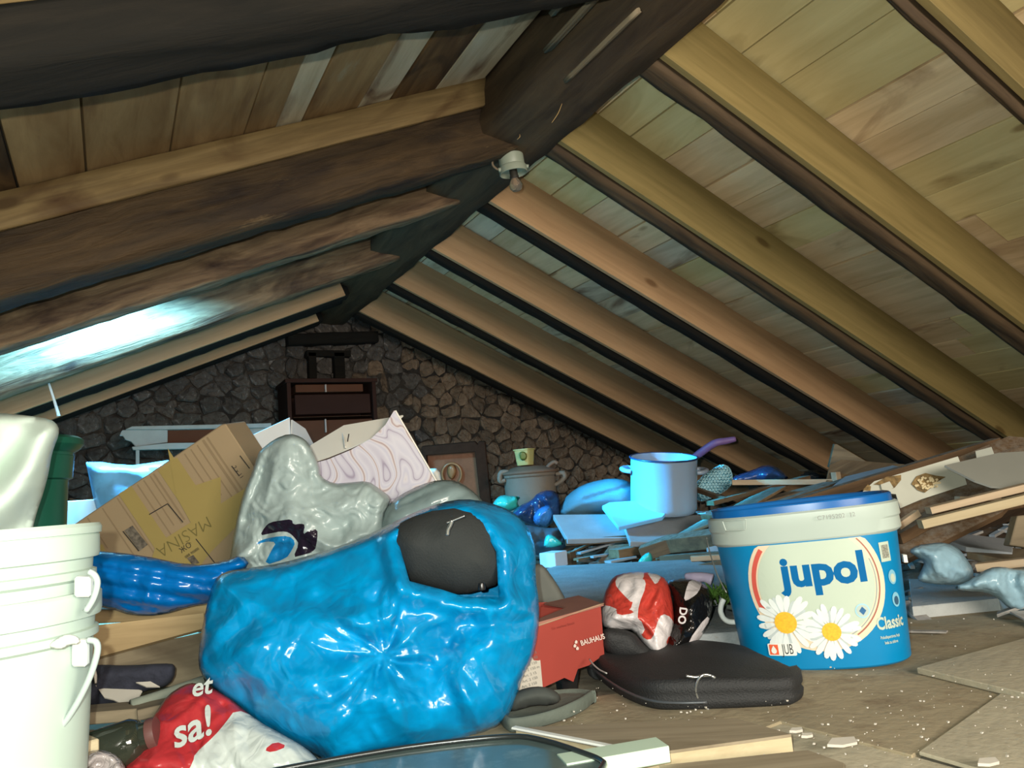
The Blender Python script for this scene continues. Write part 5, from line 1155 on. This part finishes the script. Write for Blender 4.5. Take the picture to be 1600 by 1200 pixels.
# mound underneath (stuff)
def H(x, y):
    h = .25*math.exp(-(((x-2.45)/.42)**2+((y-3.2)/.42)**2))+.30*math.exp(-(((x-3.4)/.75)**2+((y-2.2)/1.0)**2))
    return h-.02
V = []; F = []; nx, ny = 70, 70
for j in range(ny+1):
    for i in range(nx+1):
        x = 1.3+3.1*i/nx; y = .9+3.8*j/ny
        V.append((x, y, H(x, y)+.03*mn.noise(Vector((x*7, y*7, 1)))*(1 if H(x, y) > .02 else .2)))
for j in range(ny):
    for i in range(nx):
        a = j*(nx+1)+i; F.append((a, a+1, a+nx+2, a+nx+1))
n0 = len(V); V += [(v[0], v[1], -.06) for v in V[:n0]]
o = mesh('rubble_mound', V, F, plain('brown_rubble', (82, 66, 50), .95, var=.3, scale=10, bump=1.0, bscale=40, dirt=(140, 138, 134), dirt_amt=.35), smooth=False); mound = o; tag(o, 'mound of dusty rubble under the boards', 'rubble', kind='stuff')
rs = random.Random(8); V = []; F = []
for i in range(1500):
    x = rs.uniform(1.6, 4.2); y = rs.uniform(1.1, 4.3); h = H(x, y)
    if h < .03 and rs.random() < .75: continue
    L_ = rs.uniform(.01, .09); w_ = rs.uniform(.006, .02); t_ = rs.uniform(.003, .012); a = rs.random()*6.28; c_, s_ = math.cos(a), math.sin(a); tl = rs.uniform(-.4, .4); b0 = len(V); z = max(h, 0)+rs.uniform(.0, .03)
    for dz in (0, t_):
        for (p, q) in ((-L_, -w_), (L_, -w_), (L_, w_), (-L_, w_)): V.append((x+p*c_-q*s_, y+p*s_+q*c_, z+dz+p*tl))
    F += [tuple(b0+k for k in f) for f in BOXF]
o = mesh('wood_chips', V, F, plain('pale_chips', (146, 142, 136), .95, var=.3, scale=30), mound); tag(o, 'splintered pale wood chips', kind='stuff')
def T(pts, t, m, lab, cat='board', name='loose_board', back=(0, 0, -1), group=G): return S_(name, pts, t, m, lab, cat, group, back=back, bev=.002)
T([PZ2(800, 948), PZ2(1000, 948), PZ2(1165, 915), PZ2(1165, 890), PZ2(1075, 874), PZ2(870, 884), PZ2(812, 900)], .035, M_wd2, 'broad pale dusty panel on the floor before the heap', 'panel', group=None)
T([PZ2(1085, 992, .05), PZ2(1178, 985, .05), PZ2(1170, 935, .05), PZ2(1085, 935, .05)], .045, M_wd2, 'end of a dusty board between the black bag and the bucket', 'board', group=None)
# tilted white panels in front of the pot
T([(864, 804, 3.62), (984, 806, 3.62), (985, 838, 3.40), (886, 848, 3.40)], .025, M_wd, 'whitish panel tilted forward left of the enamel pot', 'panel')
T([(975, 816, 3.45), (1090, 806, 3.62), (1118, 812, 3.6), (1040, 848, 3.30), (984, 852, 3.28)], .025, M_wd, 'whitish panel tilted forward under the enamel pot', 'panel')
T([(941, 790, 3.46), (951, 781, 3.48), (1005, 798, 3.52), (1038, 806, 3.5), (1030, 816, 3.40), (974, 818, 3.32)], .02, plain('blue_foam', (120, 180, 220), .8, var=.04), 'small blue foam sheet leaning against the enamel pot', 'foam sheet', name='foam_sheet')
R_('loose_board', (884, 853, 3.42), (996, 846, 3.42), .03, .03, Wd['db2'], 'dark batten under the left whitish panel', 'board', G)
T([(952, 852, 3.4), (985, 850, 3.4), (975, 874, 3.3), (932, 884, 3.3)], .02, Wd['db2'], 'dark short board propping the left whitish panel')
R_('loose_board', (960, 872, 3.28), (1080, 850, 3.5), .07, .035, Wd['db'], 'squared offcut with a pale sawn end below the right whitish panel', 'board', G)
T([(1000, 852, 3.26), (1045, 846, 3.26), (1145, 806, 3.0), (1145, 812, 2.9), (1048, 862, 3.2), (1000, 862, 3.22)], .06, Wd['db2'], 'long brown board running up towards the paint bucket')
T([(1030, 862, 3.3), (1150, 815, 3.1), (1160, 860, 3.1), (1030, 866, 3.3)], .03, Wd['db2'], 'broad brown board on edge behind the paint bucket rim', back=tuple(ray(1090, 840)))
T([(1040, 845, 3.28), (1160, 797, 3.05), (1230, 762, 3.2), (1205, 760, 3.4), (1120, 800, 3.5)], .012, Wd['db'], 'dust covered board running from the pot to the blue lid')
R_('loose_board', (1040, 880, 3.0), (1175, 872, 2.7), .06, .03, Wd['db2'], 'brown batten at the foot of the heap left of the bucket', 'board', G)
R_('loose_board', (1080, 877, 2.72), (1180, 872, 2.66), .03, .018, Wd['fresh'], 'short pale batten left of the bucket', 'board', G)
R_('loose_board', (1060, 902, 2.7), (1180, 880, 2.5), .07, .03, Wd['db2'], 'reddish brown offcut behind the lavender tube', 'board', G)
T([(1104, 855, 2.9), (1132, 845, 2.9), (1180, 850, 2.9), (1180, 866, 2.85), (1108, 864, 2.85)], .02, M_wd, 'blue lit white block left of the paint bucket', 'block', name='white_block')
T([(1132, 890, 2.4), (1160, 886, 2.4), (1165, 904, 2.38), (1136, 902, 2.38)], .02, M_wc, 'small white block behind the paint bucket wire', 'block', name='white_block')
o = box('sawn_block', PD(866, 885, 3.35), (.10, .08, .062), plain('white_plaster_block', (196, 200, 206), .9, var=.05), rot=.5); tag(o, 'white faced sawn block on the floor left of the heap', 'block')
o = box('sawn_block', PD(885, 884, 3.42), (.05, .08, .06), Wd['db2'], rot=.5); tag(o, 'brown end of a sawn block next to the white faced one', 'block')
# small scattered offcuts left of the heap
rs = random.Random(15)
lab = ['thin grey offcut', 'short dusty offcut', 'pale splinter', 'narrow dusty lath']
for k, (x, y, x2, y2, d) in enumerate([(885, 868, 945, 842, 3.5), (905, 866, 958, 850, 3.4), (880, 862, 910, 850, 3.6), (925, 872, 962, 866, 3.3), (900, 876, 935, 870, 3.3), (950, 880, 990, 872, 3.2), (1000, 882, 1040, 872, 3.2), (1010, 890, 1060, 880, 3.0), (1030, 876, 1075, 870, 3.1), (975, 886, 1012, 880, 3.1)]):
    o = R_('offcut', (x, y, d), (x2, y2, d+.08), .022+.01*(k % 3), .009, M_wd if k % 2 else Wd['db'], '%s, number %s from the left in front of the heap' % (lab[k % 4], ['one', 'three', 'two', 'four', 'five', 'six', 'eight', 'nine', 'ten', 'seven'][k]), 'offcut', 'offcuts in front of the heap')
BB('cyan_wrapper', [(996, 878), (1006, 866), (1016, 862), (1020, 872), (1018, 880), (1010, 886), (996, 886)][:7], 3.1, .02, M_teal, 'bright cyan wrapper on the floor before the heap', 'wrapper', edge=6, step=3)
# boards to the right, behind the paint bucket
R_('stick', (1144, 758, 3.55), (1312, 757, 3.45), .03, .024, Wd['fresh'], 'thin pale stick lying level behind the paint bucket', 'stick')
o = box('stick_block', PD(1308, 757, 3.44), (.03, .03, .055), Wd['fresh']); tag(o, 'small pale splintered end piece of the thin stick', 'splinter')
R_('loose_board', (1088, 768, 3.6), (1135, 785, 3.4), .025, .02, Wd['db2'], 'dark short batten crossing right of the enamel pot', 'board', G)
R_('loose_board', (1110, 790, 3.4), (1260, 750, 3.6), .06, .02, Wd['db2'], 'brown plank behind the pot, rising to the right', 'board', G)
R_('loose_board', (1105, 812, 3.2), (1300, 760, 3.3), .12, .02, Wd['db'], 'grey dusty plank behind the blue lid', 'board', G)
R_('loose_board', (1160, 815, 2.9), (1330, 757, 3.1), .05, .03, Wd['db'], 'narrow plank just above the blue lid', 'board', G)
R_('loose_board', (1230, 800, 2.6), (1560, 700, 2.7), .05, .035, Wd['db2'], 'long brown lath rising to the right edge behind the bucket', 'board', G)
o = T([(1280, 775, 2.75), (1320, 758, 2.85), (1420, 732, 2.9), (1395, 727, 3.05), (1320, 745, 3.05)], .006, M_wd, 'whitish dusty strip left of the printed board', 'strip', name='dusty_strip')
# short brown plank standing under the rafters
T([(1296, 726, 3.5), (1312, 712, 3.5), (1390, 735, 3.5), (1372, 757, 3.4), (1305, 745, 3.4)], .02, Wd['db'], 'short upright plank end under the rafters behind the bucket')
T([(1304, 694, 3.6), (1308, 694, 3.6), (1390, 742, 3.6), (1310, 735, 3.6), (1295, 730, 3.6)], .02, Wd['dusty'], 'angled plank leaning on the rafters behind the bucket', back=tuple(ray(1350, 700)))
# board with printed cones and torn white paper
pbd = empty('printed_board', tuple(PD(1420, 790, 2.3)), 'brown board with torn white paper printed with dry cones', 'board')
slab('board', [PD(x, y, d) for x, y, d in ((1225, 832, 2.35), (1318, 785, 2.38), (1345, 760, 2.42), (1500, 705, 2.5), (1560, 690, 2.55), (1640, 720, 2.5), (1560, 790, 2.25), (1420, 850, 2.15), (1330, 850, 2.2))], .02, Wd['db2'], pbd)
pf = lambda lift: (lambda x, y: PD(x, y, 2.40+(x-1400)*.0004-(y-760)*.0018-lift))
M_pap = plain('torn_white_paper', (184, 186, 172), .8, var=.05, scale=12)
V_, T_, _c = fillpoly([(1348, 766), (1400, 742), (1497, 713), (1500, 722), (1470, 726), (1508, 748), (1511, 757), (1440, 780), (1405, 795), (1390, 790), (1360, 770), (1348, 768)], 8)
slab('white_paper', [PD(x, y, 2.29-(y-760)*.0010) for x, y in ((1348, 768), (1366, 752), (1400, 742), (1497, 713), (1502, 726), (1511, 757), (1440, 780), (1407, 794), (1400, 772), (1352, 768))], .002, M_pap, pbd)
M_cone = plain('dry_cone_print', (120, 98, 60), .8, var=.6, scale=70)
pq = lambda x, y: PD(x, y, 2.285-(y-760)*.0010)
decal('cone_print', [(1424, 756), (1432, 744), (1446, 739), (1462, 743), (1478, 745), (1466, 752), (1455, 762), (1445, 770), (1434, 766)], pq, M_cone, pbd, 5)
decal('cone_print', [(1365, 757), (1385, 745), (1408, 742), (1408, 750), (1398, 762), (1388, 766), (1380, 758)], pq, M_cone, pbd, 5)
decal('cone_print', [(1348, 766), (1356, 757), (1361, 760), (1360, 767)], pq, M_cone, pbd, 5)
rs = random.Random(3); M_sc = plain('cone_scale_print', (206, 190, 150), .8)
for k in range(48):
    x = rs.uniform(1428, 1466); y = 755+rs.uniform(-11, 9)*(1-abs(x-1444)/40); decal('cone_scale', [(x, y), (x+3, y-2), (x+5, y), (x+2, y+2.2)], lambda a, b_: PD(a, b_, 2.280-(b_-760)*.0010), M_sc, pbd, 4)
decal('paper_patch', [(1376, 757), (1390, 752), (1396, 762), (1388, 767), (1378, 765)], lambda a, b_: PD(a, b_, 2.280-(b_-760)*.0010), M_pap, pbd, 5)
S_('paper_patch', [(1524, 705, 2.42), (1549, 697, 2.42), (1556, 716, 2.38), (1528, 718, 2.38)], .002, M_pap, 'small white paper patch above the grey sheet', 'paper')
S_('grey_sheet', [(1476, 727, 2.20), (1560, 714, 2.28), (1660, 700, 2.3), (1660, 770, 2.1), (1545, 771, 2.12), (1520, 758, 2.14)], .006, plain('grey_sheet_metal', (138, 140, 132), .6, var=.06, scale=5, dirt=(120, 116, 104), dirt_amt=.3), 'grey sheet lying across the boards at the right edge', 'sheet')
S_('pale_offcut', [(1560, 690, 2.8), (1592, 700, 2.8), (1565, 706, 2.8)], .01, M_wc, 'pale triangular offcut under the nearest rafter', 'offcut')
R_('loose_board', (1452, 803, 2.05), (1650, 755, 2.02), .04, .018, Wd['fresh'], 'pale batten with a notched end right of the bucket', 'board', G)
R_('loose_board', (1440, 826, 1.98), (1660, 772, 1.95), .035, .022, Wd['pine'], 'long pine lath below the notched batten at the right edge', 'board', G)
R_('loose_board', (1496, 782, 2.3), (1560, 782, 2.3), .03, .012, Wd['fresh'], 'short pale slat under the grey sheet', 'board', G)
R_('loose_board', (1400, 850, 2.15), (1490, 800, 2.25), .05, .03, Wd['db2'], 'brown offcut touching the right side of the bucket', 'board', G)
R_('loose_board', (1404, 828, 2.1), (1436, 806, 2.12), .02, .018, Wd['fresh'], 'short split stick right of the bucket rim', 'board', G)
T([(1385, 862, 2.5), (1440, 850, 2.3), (1560, 800, 2.35), (1640, 790, 2.4), (1640, 870, 2.45), (1560, 868, 2.5), (1470, 838, 2.5)], .02, Wd['db2'], 'wide dark brown board deep under the pale battens', back=tuple(ray(1500, 830)))
T([(1590, 806, 2.0), (1640, 800, 2.0), (1640, 860, 1.98), (1580, 852, 1.98)], .03, Wd['dusty'], 'greyed post end at the right edge', name='post', back=tuple(ray(1600, 830)))
T([(1404, 842, 2.35), (1434, 828, 2.5), (1485, 830, 2.5), (1480, 840, 2.35), (1440, 858, 2.2), (1408, 868, 2.2)], .02, M_wd, 'whitish flat board right of the bucket label')
T([(1478, 844, 2.3), (1510, 833, 2.45), (1585, 843, 2.4), (1582, 862, 2.15), (1510, 850, 2.2)], .015, M_wd, 'whitish flat board before the greyed post')
T([(1510, 862, 2.2), (1530, 852, 2.3), (1620, 862, 2.2), (1620, 885, 2.0), (1560, 880, 2.1)], .02, Wd['dusty'], 'greyish plank between the two clear film bundles')
R_('loose_board', (1530, 892, 2.05), (1640, 880, 1.95), .05, .02, Wd['fresh'], 'pinkish pale lath above the right film bundle', 'board', G)
M_clb = plastic('bluish_clear_film', (150, 186, 202), rough=.25, bump=.5, bscale=20, alpha=.80)
BB('clear_film_bundle', [(1419, 861), (1432, 852), (1455, 849), (1472, 847), (1490, 852), (1503, 862), (1512, 876), (1522, 890), (1520, 905), (1508, 914), (1470, 914), (1445, 911), (1432, 906), (1440, 890), (1445, 878), (1432, 870)], 2.05, .07, M_clb, 'bluish clear plastic bundle on the floor right of the bucket', 'plastic bundle', edge=30, fold=.018, ffreq=2.2, fseed=33)
BB('crumpled_film', [(1486, 918), (1510, 910), (1525, 900), (1545, 887), (1565, 885), (1590, 890), (1640, 885), (1640, 950), (1600, 958), (1575, 950), (1560, 935), (1540, 925), (1510, 924)], 1.95, .05, M_clb, 'crumpled bluish film spread at the right edge', 'plastic film', edge=26, fold=.02, ffreq=2.4, fseed=13)
S_('white_clip', [(1411, 867, 2.0), (1417, 867, 2.0), (1419, 879, 2.0), (1413, 879, 2.0)], .01, M_wclip, 'tiny white clip touching the right of the bucket', 'clip')
# things between the carrier bags and the bucket
gp = empty('green_plant_scrap', tuple(PD(1130, 950, 1.97)), 'tuft of green artificial grass left of the paint bucket', 'plant')
rs = random.Random(2); M_gr = plain('grass_green', (92, 130, 52), .7, var=.3, scale=30)
for k in range(44):
    x = rs.uniform(1114, 1152); y = rs.uniform(925, 946); a = rs.uniform(-.9, .9); l_ = rs.uniform(10, 24)
    tube('blade', [PD(x, y, 1.97), PD(x+a*l_*.5, y-l_*.6, 1.95), PD(x+a*l_, y-l_*.95, 1.93)], .003, M_gr, gp, n=4, sub=2, radii=[.0035, .003, .001])
o = tube('white_bracket', [PD(x, y, 1.84) for x, y in ((1131, 936), (1127, 945), (1126, 955), (1130, 965), (1138, 971), (1150, 972), (1165, 970))], .0065, M_wclip, n=8); tag(o, 'curved white plastic hook left of the paint bucket', 'hook')
o = tube('grey_green_cord', [PD(x, y, 1.88) for x, y in ((1135, 948), (1150, 950), (1168, 948))], .006, M_sole, n=6); tag(o, 'short grey green cord behind the white hook', 'cord')
BB('grey_wedge', [(820, 890), (838, 879), (850, 884), (860, 897), (872, 915), (885, 938), (882, 950), (820, 950)], 2.0, .03, plain('grey_felt', (98, 100, 94), .95, var=.08), 'grey rounded board end between the blue bag and the red box', 'board', edge=10)
# ---- lamp holder with bare bulb under the ridge
M_por = plain('grey_green_porcelain', (140, 148, 132), .45, var=.06); M_soc = plain('dark_socket', (44, 42, 34), .6)
DL = 2.83; lc = PD(801, 262, DL); lz = DL/FPX
lamp = empty('lamp_holder', tuple(lc), 'round grey green porcelain lamp holder with a bare bulb under the ridge beam', 'lamp')
LM = Matrix.Translation(lc) @ Matrix.Rotation(math.pi, 4, 'X') @ Matrix.Rotation(.10, 4, 'Y')
lathe('base', [(0, -.048), (.042, -.048), (.046, -.044), (.046, -.010), (.044, -.006)], LM, M_por, lamp, n=40)
lathe('shade_ring', [(.044, -.006), (.050, -.002), (.0515, .004), (.0515, .022), (.049, .023), (.047, .006), (.03, .004), (0, .004)], LM, M_por, lamp, n=40)
lathe('socket', [(.0, .004), (.0145, .004), (.0145, .028), (.017, .034), (.0165, .040), (0, .040)], LM, M_soc, lamp, n=24)
bm_, bnt, bb = nodes('bulb_glass', .03); bb.inputs['Transmission Weight'].default_value = .85; bb.inputs['IOR'].default_value = 1.2; bb.inputs['Base Color'].default_value = sl((200, 190, 176))
bl_ = lathe('bulb', [(.011, .038), (.013, .044), (.020, .055), (.0235, .066), (.022, .078), (.015, .087), (0, .090)], LM, bm_, lamp, n=28)
tube('filament', [LM @ Vector(p) for p in ((-.006, 0, .045), (-.008, 0, .066), (0, 0, .069), (.008, 0, .066), (.006, 0, .045))], .0006, M_chrome, bl_, n=4)
tube('cable_gland', [PD(786, 264, DL-.02), PD(779, 266, DL-.02)], .008, M_por, lamp, n=10); tube('cable_gland', [PD(818, 259, DL), PD(826, 260, DL)], .007, M_por, lamp, n=10)
o = tube('lamp_cable', [PD(x, y, DL-.02) for x, y in ((782, 266), (776, 264), (770, 258), (770, 250), (776, 240), (782, 231))], .0042, plain('old_cable', (108, 92, 72), .7), n=8); tag(o, 'old bare cable curling from the lamp holder up to the beam', 'cable')
# white cord by the roof window
o = tube('pull_string', [PD(72, 585, 3.35), PD(76, 598, 3.35), PD(83, 620, 3.35), PD(92, 650, 3.35)], .006, M_wclip, n=6, radii=[.004, .005, .006, .008]); tag(o, 'short white pull string hanging below the bright roof window', 'cord')
# straw hanging at the ridge
rs = random.Random(9); M_str = plain('straw', (170, 140, 90), .8)
for k, (x, y, x2, y2) in enumerate(((878, 162, 862, 192), (812, 210, 808, 218), (886, 140, 880, 152))):
    o = tube('straw', [PD(x, y, 2.45), PD((x+x2)/2+2, (y+y2)/2, 2.44), PD(x2, y2, 2.45)], .0012, M_str, n=4); tag(o, ['longest wisp of dry straw hanging above the lamp holder', 'tiny straw wisp nearest the lamp holder', 'short straw wisp highest up on the ridge beam'][k], 'straw', 'straw wisps at the ridge')
for (xx, z_, ya, yb, w_) in ((1.135, 1.525, 1.36, 1.70, .014), (1.11, 1.635, 1.0, 1.74, .030), (1.06, 1.66, 1.2, 1.62, .02)):
    board('pale_lath', (xx, ya, z_), (xx, yb, z_), w_, .012, Wd['dusty'], ridge, up=(-.5, 0, 1), seg=10, rough=.002)
